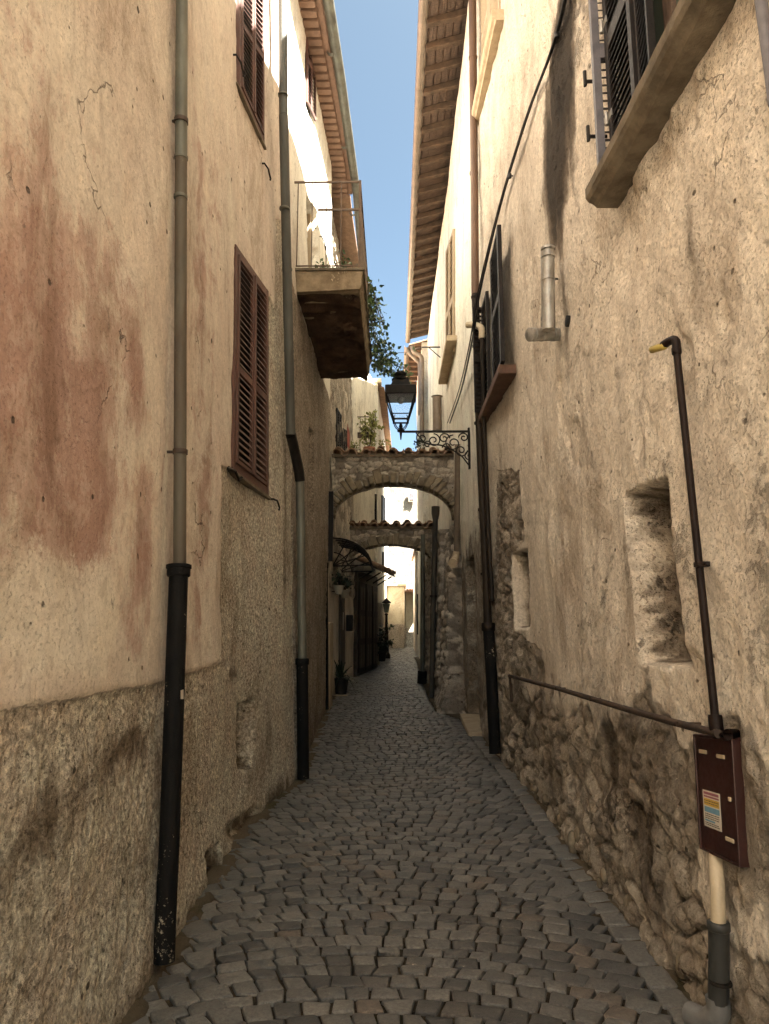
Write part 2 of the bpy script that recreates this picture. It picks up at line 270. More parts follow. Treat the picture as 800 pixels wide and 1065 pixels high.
# ------------------------------------------------------------------ object helpers
ORI = {}
def tag(o, label=None, cat=None, group=None, kind=None):
    for k, v in (('label', label), ('category', cat), ('group', group), ('kind', kind)):
        if v: o[k] = v
    return o
def thing(name, loc, label, cat, group=None):
    o = bpy.data.objects.new(name, None); COL.objects.link(o); o.location = tuple(float(q) for q in loc); o.empty_display_size = .2
    ORI[o.name] = np.array(loc, float); return tag(o, label, cat, group)
def link(name, me, mat, parent=None, origin=None):
    o = bpy.data.objects.new(name, me); COL.objects.link(o)
    if mat: me.materials.append(M[mat])
    if parent is not None: o.parent = parent; ORI[o.name] = ORI[parent.name]
    else:
        ORI[o.name] = np.zeros(3) if origin is None else np.array(origin, float); o.location = tuple(ORI[o.name])
    return o
class MB:
    def __init__(s): s.v = []; s.f = []
    def add(s, vs, fs):
        b = len(s.v); s.v += [tuple(float(q) for q in p) for p in vs]; s.f += [tuple(b+i for i in f) for f in fs]; return s
    def hexa(s, c): return s.add(c, [(0, 3, 2, 1), (4, 5, 6, 7), (0, 1, 5, 4), (1, 2, 6, 5), (2, 3, 7, 6), (3, 0, 4, 7)])
    def box(s, a, b):
        (x0, y0, z0), (x1, y1, z1) = np.minimum(a, b), np.maximum(a, b)
        return s.hexa([(x0, y0, z0), (x1, y0, z0), (x1, y1, z0), (x0, y1, z0), (x0, y0, z1), (x1, y0, z1), (x1, y1, z1), (x0, y1, z1)])
    def qbox(s, Q, n, s0, s1, t0, t1, d0, d1):
        """box in the frame of a quad Q = (TL, TR, BR, BL); s along top, t downward, d out along n"""
        TL, TR, BR, BL = [np.array(q, float) for q in Q]; P = lambda a, b: (TL*(1-a)+TR*a)*(1-b)+(BL*(1-a)+BR*a)*b
        n = np.array(n, float); c = []
        for d in (d0, d1): c += [P(s0, t0)+n*d, P(s1, t0)+n*d, P(s1, t1)+n*d, P(s0, t1)+n*d]
        return s.hexa(c)
    def qslat(s, Q, n, s0, s1, t, h, d0, d1, th=.006):
        TL, TR, BR, BL = [np.array(q, float) for q in Q]; P = lambda a, b: (TL*(1-a)+TR*a)*(1-b)+(BL*(1-a)+BR*a)*b
        n = np.array(n, float); up = np.array([0, 0, th]); c = [P(s0, t)+n*d0, P(s1, t)+n*d0, P(s1, t+h)+n*d1, P(s0, t+h)+n*d1]
        return s.hexa([q for q in c]+[q+up for q in c])
    def tube(s, pts, r, k=10, caps=True):
        pts = [np.array(p, float) for p in pts]; n = len(pts); rs = r if hasattr(r, '__len__') else [r]*n
        b = len(s.v); ref = None
        for i, p in enumerate(pts):
            t = pts[min(i+1, n-1)]-pts[max(i-1, 0)]; t = t/(np.linalg.norm(t)+1e-9)
            if ref is None: ref = np.array([1., 0, 0]) if abs(t[0]) < .8 else np.array([0, 1., 0])
            a = ref-t*(ref@t); a /= np.linalg.norm(a)+1e-9; ref = a; c = np.cross(t, a)
            for j in range(k):
                q = p+rs[i]*(a*math.cos(2*math.pi*j/k)+c*math.sin(2*math.pi*j/k)); s.v.append(tuple(float(w) for w in q))
        for i in range(n-1):
            for j in range(k): s.f.append((b+i*k+j, b+i*k+(j+1) % k, b+(i+1)*k+(j+1) % k, b+(i+1)*k+j))
        if caps: s.f.append(tuple(b+j for j in reversed(range(k)))); s.f.append(tuple(b+(n-1)*k+j for j in range(k)))
        return s
    def lathe(s, c, prof, k=12, ph=0., sq=False):
        c = np.array(c, float); b = len(s.v); n = len(prof)
        for r, z in prof:
            for j in range(k):
                a = 2*math.pi*j/k+ph; s.v.append((c[0]+r*math.cos(a), c[1]+r*math.sin(a), c[2]+z))
        for i in range(n-1):
            for j in range(k): s.f.append((b+i*k+j, b+i*k+(j+1) % k, b+(i+1)*k+(j+1) % k, b+(i+1)*k+j))
        s.f.append(tuple(b+j for j in reversed(range(k)))); s.f.append(tuple(b+(n-1)*k+j for j in range(k))); return s
    def build(s, name, mat, parent=None, smooth=False, origin=None, bevel=0.):
        me = bpy.data.meshes.new(name); o = ORI[parent.name] if parent is not None else (np.zeros(3) if origin is None else np.array(origin, float))
        me.from_pydata([(a-o[0], b-o[1], c-o[2]) for a, b, c in s.v], [], s.f); me.update()
        if smooth: me.polygons.foreach_set('use_smooth', [True]*len(me.polygons))
        ob = link(name, me, mat, parent, origin)
        if smooth:
            try: me.set_sharp_from_angle(angle=R(50))
            except Exception: pass
        if bevel:
            m = ob.modifiers.new('bevel', 'BEVEL'); m.width = bevel; m.segments = 2; m.limit_method = 'ANGLE'
        return ob
def curve_pts(pts, n=8):
    """Catmull-Rom through pts"""
    P = [np.array(p, float) for p in pts]; P = [2*P[0]-P[1]]+P+[2*P[-1]-P[-2]]; out = []
    for i in range(1, len(P)-2):
        for k in range(n):
            t = k/n; out.append(.5*((2*P[i])+(-P[i-1]+P[i+1])*t+(2*P[i-1]-5*P[i]+4*P[i+1]-P[i+2])*t*t+(-P[i-1]+3*P[i]-3*P[i+1]+P[i+2])*t**3))
    return out+[P[-2]]

def grid_mesh(name, V, nr, nc, mat, parent, attrs, extra=None, flip=False, origin=None):
    """V: (nr*nc, 3); extra: (verts, quads, attr rows) appended"""
    i = np.arange(nr*nc).reshape(nr, nc); q = np.stack([i[:-1, :-1], i[:-1, 1:], i[1:, 1:], i[1:, :-1]], -1).reshape(-1, 4)
    if flip: q = q[:, ::-1]
    return sheet(name, V, q, mat, parent, attrs, origin)
def sheet(name, V, q, mat, parent, attrs, origin=None):
    o = ORI[parent.name] if parent is not None else (np.zeros(3) if origin is None else np.array(origin, float))
    me = bpy.data.meshes.new(name); me.vertices.add(len(V)); me.vertices.foreach_set('co', (V-o).astype(np.float32).ravel())
    me.loops.add(q.size); me.loops.foreach_set('vertex_index', q.astype(np.int32).ravel())
    me.polygons.add(len(q)); me.polygons.foreach_set('loop_start', np.arange(0, q.size, q.shape[1], dtype=np.int32))
    me.polygons.foreach_set('use_smooth', np.ones(len(q), bool)); me.update(calc_edges=True)
    for k, A in attrs.items():
        a = me.attributes.new(k, 'FLOAT_COLOR', 'POINT'); a.data.foreach_set('color', np.concatenate([A, np.ones((len(A), 1))], 1).astype(np.float32).ravel())
    return link(name, me, mat, parent, origin)

def poly_mask(Y, Z, pts, soft):
    """soft inside test of a polygon in wall coordinates (signed distance / soft)"""
    P = np.array(pts); d = np.full(Y.shape, 1e9); ins = np.zeros(Y.shape, bool)
    for i in range(len(P)):
        a, b = P[i], P[(i+1) % len(P)]; e = b-a; wy, wz = Y-a[0], Z-a[1]
        t = np.clip((wy*e[0]+wz*e[1])/(e@e+1e-9), 0, 1); d = np.minimum(d, np.hypot(wy-e[0]*t, wz-e[1]*t))
        c = ((a[1] > Z) != (b[1] > Z)) & (Y < (b[0]-a[0])*(Z-a[1])/(b[1]-a[1]+1e-12)+a[0]); ins ^= c
    return np.clip(.5+np.where(ins, d, -d)/soft, 0, 1)
def blob(Y, Z, c, ry, rz, rot=0.):
    y, z = Y-c[0], Z-c[1]; ca, sa = math.cos(rot), math.sin(rot); y, z = y*ca+z*sa, -y*sa+z*ca
    return np.exp(-((y/ry)**2+(z/rz)**2))
class WP:
    """wall painter / carver on one Face"""
    def __init__(s, W, ys, z0, z1, dz):
        s.W = W; s.ys = np.array(ys); s.zs = np.arange(z0, z1+dz, dz); s.Z, s.Y = np.meshgrid(s.zs, s.ys, indexing='ij')
        s.d = np.zeros(s.Y.shape); s.m1 = np.zeros(s.Y.shape+(3,)); s.m2 = np.zeros(s.Y.shape+(3,))
    def px(s, *uv): return [tuple(s.W.at(u, v)[1:]) for u, v in uv]
    def poly(s, uv, soft=.1): return poly_mask(s.Y, s.Z, s.px(*uv), soft)
    def blob(s, uv, ry, rz, rot=0.): return blob(s.Y, s.Z, s.px(uv)[0], ry, rz, rot)
    def finish(s, name, mat, parent, back=6.):
        W = s.W; X = W.x(s.Y, s.Z)-W.side*s.d; V = np.stack([X, s.Y, s.Z], -1); nr, nc = s.Y.shape
        A1, A2 = s.m1.copy(), s.m2.copy(); V = V.reshape(-1, 3); A1 = A1.reshape(-1, 3); A2 = A2.reshape(-1, 3)
        i = np.arange(nr*nc).reshape(nr, nc); q = [np.stack([i[:-1, :-1], i[:-1, 1:], i[1:, 1:], i[1:, :-1]], -1).reshape(-1, 4)]
        rim = [i[:, 0], i[:, -1], i[-1, :]]; n = nr*nc; vs = [V]; a1 = [A1]; a2 = [A2]
        for e in rim:
            E = V[e].copy(); E[:, 0] = W.side*back; k = np.arange(len(e))+n; n += len(e); vs.append(E); a1.append(A1[e]); a2.append(A2[e])
            q.append(np.stack([e[:-1], e[1:], k[1:], k[:-1]], -1))
        return sheet(name, np.concatenate(vs), np.concatenate(q), mat, parent, dict(m1=np.concatenate(a1), m2=np.concatenate(a2)))
    def stones(s, size, asp, seed, warp=.35):
        """rounded rubble: height 0..1, joint distance, tint"""
        wx = (fbm(s.Y*3.1, s.Z*3.1, 3, seed+50)-.5)*warp; wz = (fbm(s.Y*3.1+40, s.Z*3.1, 3, seed+51)-.5)*warp
        f1, f2, c = worley((s.Y+wx)/(size*asp), (s.Z+wz)/size, seed); g = f2-f1
        return (.8*ss(.015, .20, g)+.2*ss(.1, .7, g))*(.35+.65*h2(np.floor(c*9999), np.floor(c*9999), seed+3)), g, c
def yspace(y0, y1, near, far):
    out = [y0]
    while out[-1] < y1:
        y = out[-1]; out.append(y+max(near, min(far, near*max(y, 1.)/3.)) if y > 1 else y+far)
    out[-1] = y1; return out

# ------------------------------------------------------------------ camera, light
cam = bpy.data.cameras.new('camera'); co = bpy.data.objects.new('camera', cam); COL.objects.link(co); sc.camera = co
cam.sensor_fit = 'VERTICAL'; cam.sensor_height = 36.; cam.lens = F/1065.*36.; cam.clip_end = 2000; cam.clip_start = .05
co.location = tuple(EYE); co.rotation_euler = (math.pi/2+PITCH, 0, YAW)
SUN_EL, SUN_AZ = R(57), math.atan2(.85, -.53)       # azimuth from +Y towards +X: behind the viewer, to the right
sd = Vector((math.sin(SUN_AZ)*math.cos(SUN_EL), math.cos(SUN_AZ)*math.cos(SUN_EL), math.sin(SUN_EL)))
sl = bpy.data.lights.new('sun', 'SUN'); sl.energy = 5.0; sl.angle = R(.5); sl.color = (1., .95, .87)
so = bpy.data.objects.new('sun', sl); COL.objects.link(so); so.rotation_euler = sd.to_track_quat('Z', 'Y').to_euler(); so.location = (5, -5, 20)
w = bpy.data.worlds.new('World'); sc.world = w; w.use_nodes = True; nt = w.node_tree; nt.nodes.clear()
sky = nt.nodes.new('ShaderNodeTexSky'); sky.sky_type = 'NISHITA'; sky.sun_disc = False; sky.sun_elevation = SUN_EL; sky.sun_rotation = SUN_AZ
sky.air_density = .3; sky.dust_density = 2.5; sky.ozone_density = .0
bg = nt.nodes.new('ShaderNodeBackground'); bg.inputs[1].default_value = .05; wo = nt.nodes.new('ShaderNodeOutputWorld')
tn = nt.nodes.new('ShaderNodeMix'); tn.data_type = 'RGBA'; tn.blend_type = 'MULTIPLY'; tn.inputs[0].default_value = 1.; tn.inputs[7].default_value = (.74, .85, .72, 1)   # hazier, less violet air
nt.links.new(sky.outputs[0], tn.inputs[6]); nt.links.new(tn.outputs[2], bg.inputs[0]); nt.links.new(bg.outputs[0], wo.inputs[0])
sc.view_settings.view_transform = 'Standard'; sc.view_settings.look = 'None'; sc.view_settings.gamma = 1.; sc.view_settings.exposure = 4.15
sc.cycles.max_bounces = 12; sc.cycles.diffuse_bounces = 8; sc.cycles.glossy_bounces = 3; sc.cycles.transmission_bounces = 6
sc.cycles.use_denoising = True; sc.cycles.denoising_prefilter = 'NONE'; sc.cycles.sample_clamp_indirect = 6.; sc.cycles.caustics_reflective = False; sc.cycles.caustics_refractive = False

# ================================================================== ROAD
def lx(y): return float(np.interp(y, [-6, 3.5, 5.3, 7.05, 11.4, 15, 17, 20.5, 31], [-1.16, -1.07, -1.09, -.9, -1.07, -1.17, -1.08, -.5, -.3]))
def rx(y): return float(np.interp(y, [-6, 2, 3.2, 5, 6.7, 8.4, 10.8, 11.6, 13, 17, 20.5, 24, 24.5, 31], [1.3, 1.28, 1.25, 1.2, 1.18, 1.12, 1.1, .8, .76, .74, .82, .8, 1.1, 1.1]))
def crown(x, y): return float(gz(y)) - .03*(x/1.2)**2*0 + .012*math.sin(2.1*x+.7*y)+.01*math.sin(.9*y+2*x)
def build_road():
    vs, q, at = [], [], []
    def stone(c4, tint, odd):
        c4 = np.array(c4); ctr = c4.mean(0); ring = []
        for i in range(4):
            a, b = c4[i], c4[(i+1) % 4]; k = random.uniform(.04, .11); ring += [a+(b-a)*k+RNG.normal(0, .0028, 2), a+(b-a)*(1-k)+RNG.normal(0, .0028, 2)]
        ring = np.array(ring); base = len(vs); h = random.gauss(.0, .0022); tx, ty = random.gauss(0, .014), random.gauss(0, .014)
        for sc_, dz in ((1.0, -.03), (.99, -.006), (.955, -.0005), (.87, .0015), (.45, .003)):
            for p in ring:
                p2 = ctr+(p-ctr)*sc_; d = p2-ctr
                vs.append((p2[0], p2[1], crown(*p2)+dz+h+d[0]*tx+d[1]*ty+random.gauss(0, .0007))); at.append((tint, odd, random.random()))
        for r in range(4):
            for j in range(8): q.append((base+r*8+j, base+r*8+(j+1) % 8, base+(r+1)*8+(j+1) % 8, base+(r+1)*8+j))
        t = base+32; q.extend([(t, t+1, t+2, t+3), (t, t+3, t+4, t+7), (t+4, t+5, t+6, t+7)])
    y = .6; row = 0
    while y < 31:
        dep = .098*random.uniform(.86, 1.14); far = y > 16
        arc = lambda x, yy: yy-.24*(x-.05)**2+.016*math.sin(2.3*x+yy*1.3)+.012*math.sin(5.1*x-yy*2)
        xl, xr = lx(y)+.0, rx(y)-.155
        x = xl-random.uniform(.06, .18); prev = None; cuts = []
        while x < xr: cuts.append(x); x += random.uniform(.094, .136)
        if xr-cuts[-1] < .06: cuts[-1] = xr
        else: cuts.append(xr)
        sk = [.30*(c-.05)+random.gauss(0, .07) for c in cuts]      # joints lean, so that the rows fan out
        sk = [k*dep for k in sk]; jj = [random.gauss(0, .007) for _ in cuts]
        for i in range(len(cuts)-1):
            g = random.uniform(.003, .0062); a, b = cuts[i]+g, cuts[i+1]-g
            if b-a < .03: continue
            e = [random.gauss(0, .0038) for _ in range(4)]
            stone([(a-sk[i], arc(a, y)+g+e[0]), (b-sk[i+1], arc(b, y)+g+e[1]), (b+sk[i+1], arc(b, y+dep)-g+e[2]), (a+sk[i], arc(a, y+dep)-g+e[3])], random.random(), random.random())
        y += dep; row += 1
    y = .6
    while y < 10.5:                                       # kerb-side course of longer stones
        d = random.uniform(.13, .24); g = .006; a = rx(y)-.15+random.gauss(0, .004); b = rx(y)-.012+random.gauss(0, .012)
        stone([(a, y+g), (b, y+g), (b, y+d-g), (a, y+d-g)], random.uniform(.55, 1.), .5); y += d
    V = np.array(vs); A = np.array(at)
    o = sheet('cobbled_alley_road', V, np.array(q), 'cobble', None, dict(m1=A)); tag(o, 'dark basalt cobbles laid in shallow arcs along the alley floor', None, None, 'structure')
    ys = np.array(yspace(.3, 34, .03, .3)); xs = np.linspace(-1.75, 1.75, 90); X, Y = np.meshgrid(xs, ys)
    Z = gz(Y)+.012*np.sin(2.1*X+.7*Y)+.01*np.sin(.9*Y+2*X)-.0125+(fbm(X*14, Y*14, 3, 5)-.5)*.02
    edge = np.minimum(X-np.interp(Y, ys, [lx(t) for t in ys]), np.interp(Y, ys, [rx(t) for t in ys])-X)
    Z += .035*ss(.16, -.02, edge)*(fbm(X*6, Y*6, 3, 8)*1.3)*np.where(X < 0, 1, .55)   # dirt banked against the walls
    V = np.stack([X, Y, Z], -1).reshape(-1, 3); o = grid_mesh('joint_bed', V, len(ys), len(xs), 'joint', None, dict(m1=np.repeat(ss(.2, .03, edge+.1*(fbm(X*6, Y*6, 3, 9)-.5)).reshape(-1, 1), 3, 1))); tag(o, None, None, None, 'structure')
build_road()
def build_ground():
    ys = np.array([-160, -60, -20, -6, 0, .35, 34, 40, 60, 120, 300.]); xs = np.array([-300, -80, -20, -6, -1.7, 1.7, 6, 20, 80, 300.]); X, Y = np.meshgrid(xs, ys)
    Z = np.where(Y > 0, gz(Y), 0)-.045; V = np.stack([X, Y, Z], -1).reshape(-1, 3)
    o = grid_mesh('ground', V, len(ys), len(xs), 'joint', None, dict(m1=np.zeros((len(V), 3)))); tag(o, None, None, None, 'structure')
    m = MB(); m.box((-14, -30, -.04), (14, .6, -.008)); o = m.build('bounce_paving', 'bounce_pale'); tag(o, None, None, None, 'structure')  # unseen pale paving behind the viewer, added to bounce sunlight into the alley
M['bounce_pale'] = basic('bounce_pale_stone', (.46, .42, .35), (.4, .36, .3), 3, .9)  # kept pale so that more sun bounces off the unseen paving
build_ground()

# ================================================================== shared builders
def shutter_leaf(par, Q, n, s0, s1, t0, t1, frame_m, slat_m, d=.03, rows=24, mids=(.55,), name='shutter', st=.11, rl=.03):
    m = MB(); w = s1-s0; a = st*w*1.2; rail = rl*(t1-t0)
    m.qbox(Q, n, s0, s0+a, t0, t1, 0, d); m.qbox(Q, n, s1-a, s1, t0, t1, 0, d)
    cuts = [t0]+[t0+(t1-t0)*k for k in mids]+[t1]
    for k in cuts:
        lo = max(t0, k-rail); hi = min(t1, k+rail); m.qbox(Q, n, s0+a, s1-a, lo, hi, .002, d-.002)
    leaf = m.build(name, frame_m, par, bevel=.002); sm = MB()
    for i in range(len(cuts)-1):
        lo, hi = cuts[i]+rail, cuts[i+1]-rail; k = max(3, int(rows*(hi-lo)/(t1-t0)))
        for r in range(k):
            t = lo+(hi-lo)*(r+.1)/k; sm.qslat(Q, n, s0+a, s1-a, t, (hi-lo)/k*.62, .004, d*.86, .005)
    sm.build('slats', slat_m, leaf); return leaf
def quad(W, tl, tr, br, bl, off=0.): return [W.at(*q, off) for q in (tl, tr, br, bl)]
def pipe(root, name, pts, r, mat, k=12): return MB().tube(pts, r, k).build(name, mat, root, smooth=True)
def collar(root, name, p, axis, r, h, mat):
    p = np.array(p, float); axis = np.array(axis, float); axis /= np.linalg.norm(axis)
    return MB().tube([p-axis*h/2, p-axis*h/2*.8, p+axis*h/2*.8, p+axis*h/2], [r*.93, r, r, r*.93], 14).build(name, mat, root, smooth=True)
def bracket(root, W, p, r, mat='rust_pipe'):
    m = MB(); p = np.array(p, float); m.tube([p+np.array([0, 0, -.012]), p+np.array([0, 0, .012])], r*1.13, 14)
    q = p.copy(); q[0] = float(W.x(p[1], p[2]))+W.side*.05; d = (q-p); m.tube([p, p+d], .008, 6); m.build('bracket', mat, root, smooth=True)
def tile_row(par, a, b, out, dn, n, r, L, mat='tile', name='roof_tile', jitter=.012, each=False):
    """half-round cover tiles side by side from a to b, running along `out`, each a shell with thickness"""
    a, b, out = np.array(a, float), np.array(b, float), np.array(out, float); out /= np.linalg.norm(out); al = (b-a)/np.linalg.norm(b-a); upv = np.cross(al, out); upv = upv if upv[2] > 0 else -upv
    m = MB()
    for i in range(n):
        for kind in (0, 1):
            c = a+(b-a)*((i+.5+.5*kind)/n)+al*random.gauss(0, jitter)+out*random.gauss(0, jitter*2)+upv*(random.gauss(0, jitter*.5)+(.0 if kind == 0 else -.01)); K = 8; base = len(m.v); sg = 1 if kind == 0 else -1; tw = random.gauss(0, .03)
            if kind == 1 and i == n-1: continue
            for e, (t, rr) in enumerate(((0, r), (L, r*.86))):
                for th in (0, .016):
                    for k in range(K+1):
                        an = math.pi*k/K; m.v.append(tuple(c+out*t+al*(math.cos(an)*(rr-th)+tw*t)+upv*(sg*(math.sin(an)*(rr-th))+(0 if sg > 0 else r*.55))))
            S = K+1
            for k in range(K):
                o0, i0, o1, i1 = base, base+S, base+2*S, base+3*S
                m.f += [(o0+k, o0+k+1, o1+k+1, o1+k), (i0+k+1, i0+k, i1+k, i1+k+1), (o0+k+1, o0+k, i0+k, i0+k+1), (o1+k, o1+k+1, i1+k+1, i1+k)]
            for k in (0, K): m.f += [(base+k, base+2*S+k, base+3*S+k, base+S+k)]
    return m.build(name, mat, par, smooth=True)
def roof_slab(root, W, y0, y1, z, over, slope=.3, back=6., mat='tile', name='roof'):
    s = W.side; ya = np.linspace(y0, y1, 12); m = MB(); rows = []
    for y in ya:
        xe = float(W.x(y, z))-s*over; xb = s*back; zb = z+slope*abs(xb-xe); rows.append([(xe, y, z), (xb, y, zb), (xb, y, zb-.1), (xe, y, z-.035)])
    b = 0
    for r_ in rows: m.v += [tuple(map(float, p)) for p in r_]
    for i in range(len(rows)-1):
        for k in range(4): m.f.append((4*i+k, 4*i+(k+1) % 4, 4*i+4+(k+1) % 4, 4*i+4+k))
    m.f += [(0, 1, 2, 3), tuple(4*(len(rows)-1)+k for k in (3, 2, 1, 0))]
    return m.build(name, mat, root)
def gutter_run(root, pts, r, mat, name='gutter'):
    """open half-round gutter with thickness and joints"""
    m = MB(); K = 8; P = [np.array(p, float) for p in pts]
    for i, p in enumerate(P):
        for rr in (r, r*.9):
            for k in range(K+1):
                an = math.pi*k/K; m.v.append((float(p[0]+rr*math.cos(an)), float(p[1]), float(p[2]-rr*math.sin(an))))
    S = 2*(K+1)
    for i in range(len(P)-1):
        for k in range(K):
            a, b = i*S, (i+1)*S; m.f += [(a+k, a+k+1, b+k+1, b+k), (a+K+1+k+1, a+K+1+k, b+K+1+k, b+K+1+k+1)]
        for k in (0, K): m.f.append((i*S+k, (i+1)*S+k, (i+1)*S+K+1+k, i*S+K+1+k))
    for i in (0, len(P)-1): m.f += [(i*S+k, i*S+k+1, i*S+K+1+k+1, i*S+K+1+k) for k in range(K)]
    g = m.build(name, mat, root, smooth=True); c = MB(); d = P[-1]-P[0]; L = np.linalg.norm(d); k = max(2, int(L/1.9))
    for i in range(k+1):
        p = P[0]+d*(i/k); c.add(*ring_half(p, r*1.06, .03))
    c.build('gutter_joint', mat, g, smooth=True); return g
def ring_half(p, r, w):
    vs, fs = [], []; K = 8
    for y in (-w, w):
        for k in range(K+1):
            an = math.pi*k/K; vs.append((p[0]+r*math.cos(an), p[1]+y, p[2]-r*math.sin(an)))
    for k in range(K): fs.append((k, k+1, K+1+k+1, K+1+k))
    return vs, fs
def leaf_cloud(m, pts, size, n, spread, rng=random, up=0.):
    """single leaves: folded quads with a pointed tip"""
    for _ in range(n):
        c = np.array(rng.choice(pts))+np.array([rng.gauss(0, spread), rng.gauss(0, spread), rng.gauss(0, spread)]); s = size*rng.uniform(.55, 1.25)
        a = np.array([rng.gauss(0, 1), rng.gauss(0, 1), rng.gauss(0, .7)+up]); a /= np.linalg.norm(a); b = np.cross(a, [rng.gauss(0, 1), rng.gauss(0, 1), rng.gauss(0, 1)]); b /= np.linalg.norm(b)+1e-9; nrm = np.cross(a, b)
        m.add([c, c+a*s*.35+b*s*.42+nrm*s*.1, c+a*s, c+a*s*.35-b*s*.42+nrm*s*.1, c+a*s*.5], [(0, 1, 4), (1, 2, 4), (4, 2, 3), (0, 4, 3)])
def blades(m, c, n, L, w):
    c = np.array(c, float)
    for _ in range(n):
        an = random.uniform(0, 6.28); d = np.array([math.cos(an), math.sin(an), 0]); sd_ = np.array([-d[1], d[0], 0]); l = L*random.uniform(.6, 1.1); el = random.uniform(.3, 1.); P = []
        for k in range(6):
            t = k/5; p = c+d*l*t*(1-el*.45)+np.array([0, 0, l*(el*1.1*t-.75*t*t*(1.1-el*.6))]); ww = w*(1-t)**.6*(.5+t*1.2 if t < .4 else 1); P += [p-sd_*ww/2, p+sd_*ww/2]
        m.add(P, [(2*k, 2*k+1, 2*k+3, 2*k+2) for k in range(5)])

# ================================================================== LEFT HOUSE, pink plaster
B1 = thing('plastered_house', (-1.1, 3., 0), 'peeling pink plaster house with brown shutters above a rough render plinth', 'house')
p = WP(L1, yspace(-5.5, 7.05, .016, .2), -.1, 9.4, .018)
Y, Z = p.Y, p.Z
lowf = fbm(Y*1.1, Z*.8, 4, 21)-.5; medf = fbm(Y*6, Z*5, 4, 22)-.5; finf = fbm(Y*22, Z*22, 3, 23)-.5
# plinth top line and the vertical edge of bare render
pl_line = p.px((0, 742), (60, 730), (120, 719), (165, 712)); pl2 = p.px((197, 702), (228, 690), (246, 690))
zl = np.interp(Y, [-6]+[q[0] for q in pl_line+pl2]+[9], [pl_line[0][1]-.08]+[q[1] for q in pl_line+pl2]+[pl2[-1][1]]) + medf*.03
rough = ss(.06, -.06, Z-zl+medf*.05)
rend = p.poly([(229, 700), (229, 560), (229, 484), (243, 490), (277, 517), (279, 306), (286, 322), (287, 228), (291, 230), (330, 560), (340, 800), (300, 830), (250, 870), (228, 800)], .07)
rough = np.maximum(rough, rend); p.m1[..., 1] = rough
# red wash areas
red = .62*p.blob((60, 455), .45, .5)+.42*p.blob((20, 360), .45, .4)+.5*p.blob((95, 560), .25, .35)+.6*p.blob((150, 610), .18, .5)+.5*p.blob((140, 380), .12, .22)+.45*p.blob((212, 520), .3, 1.0)+.35*p.blob((220, 300), .5, .9)
red = 1.1*red*np.clip(.0+1.75*fbm(Y*3.2, Z*1.3, 5, 26), 0, 2); red += .45*p.blob((80, 380), 1.1, 1.0)+.32*p.blob((20, 100), .8, 1.2)+.32*p.blob((210, 120), .6, 1.2)+.35*p.blob((205, 640), .3, .3)
p.m1[..., 0] = np.clip(red*(1-rough)*.9, 0, 1)
p.m2[..., 2] = np.clip(.75*p.blob((50, 640), .55, .35)+.5*p.blob((110, 650), .2, .3)+.6*p.blob((176, 430), .05, 1.3)+.6*p.blob((172, 620), .05, .5)+.45*p.blob((130, 250), .12, .9)+.35*p.blob((240, 200), .12, 1.5)+.25*p.blob((60, 250), .5, .7), 0, 1)*(1-rough)
# dark diagonal dirt on the plinth, darker along the wall foot
dk = poly_mask(Y, Z, p.px((150, 735), (168, 780), (110, 830), (40, 900), (0, 960), (0, 1000), (-20, 900), (60, 820)), .35)
p.m1[..., 2] = np.clip(.30*ss(.52, .72, fbm(Y*5, Z*.5, 4, 27))+.85*dk*rough+.5*p.blob((150, 900), .5, .3)+.55*p.blob((242, 700), .22, .05)+.45*p.blob((300, 560), .3, 1.4)+.3*p.blob((270, 780), .6, .35)+.5*ss(.22, .0, Z-gz(Y))+.25*p.blob((60, 40), .9, .9), 0, 1)
p.d = lowf*.06+medf*.010+np.where(rough > .5, finf*.016+(fbm(Y*45, Z*45, 2, 24)-.5)*.008, finf*.003)-.016*ss(.35, .65, rough+finf*.25)+.03*ss(.5, .0, Z-gz(Y))*(1+medf)
# joint in the plaster at the first downpipe
y1p = p.px((196, 400))[0][0]; p.d -= .012*ss(y1p-.02, y1p, Y)*ss(y1p+.9, y1p+.2, Y)*(Z > 1.2)
def carve(p, uv, depth, soft=.05, wob=.4):
    m = ss(.25, .75, p.poly(uv, soft)+(fbm(p.Y*14, p.Z*14, 3, 77)-.5)*wob*.6); p.d -= depth*m; return m
n1 = carve(p, [(250, 735), (267, 728), (267, 775), (264, 800), (251, 798)], .24, .08); p.m1[..., 1] = np.maximum(p.m1[..., 1], n1); p.m1[..., 2] += .5*n1  # niche inside darkened, its shade painted through the stain mask
n2 = carve(p, [(214, 890), (228, 878), (227, 905), (216, 917)], .13, .06, .9); p.m1[..., 2] += n2*.4  # same painted shade inside the broken hole
n3 = carve(p, [(236, 862), (268, 838), (268, 852), (238, 880)], .05, .08, .9)
carve(p, [(243, 256), (277, 304), (277, 514), (241, 486)], .07, .015, .05)
carve(p, [(247, -60), (273, -45), (273, 148), (247, 90)], .07, .015, .05)
p.finish('wall', 'pl_pink', B1); roof_slab(B1, L1, -5.6, 7.0, 9.45, .32)
N1 = np.array([1., 0, 0])
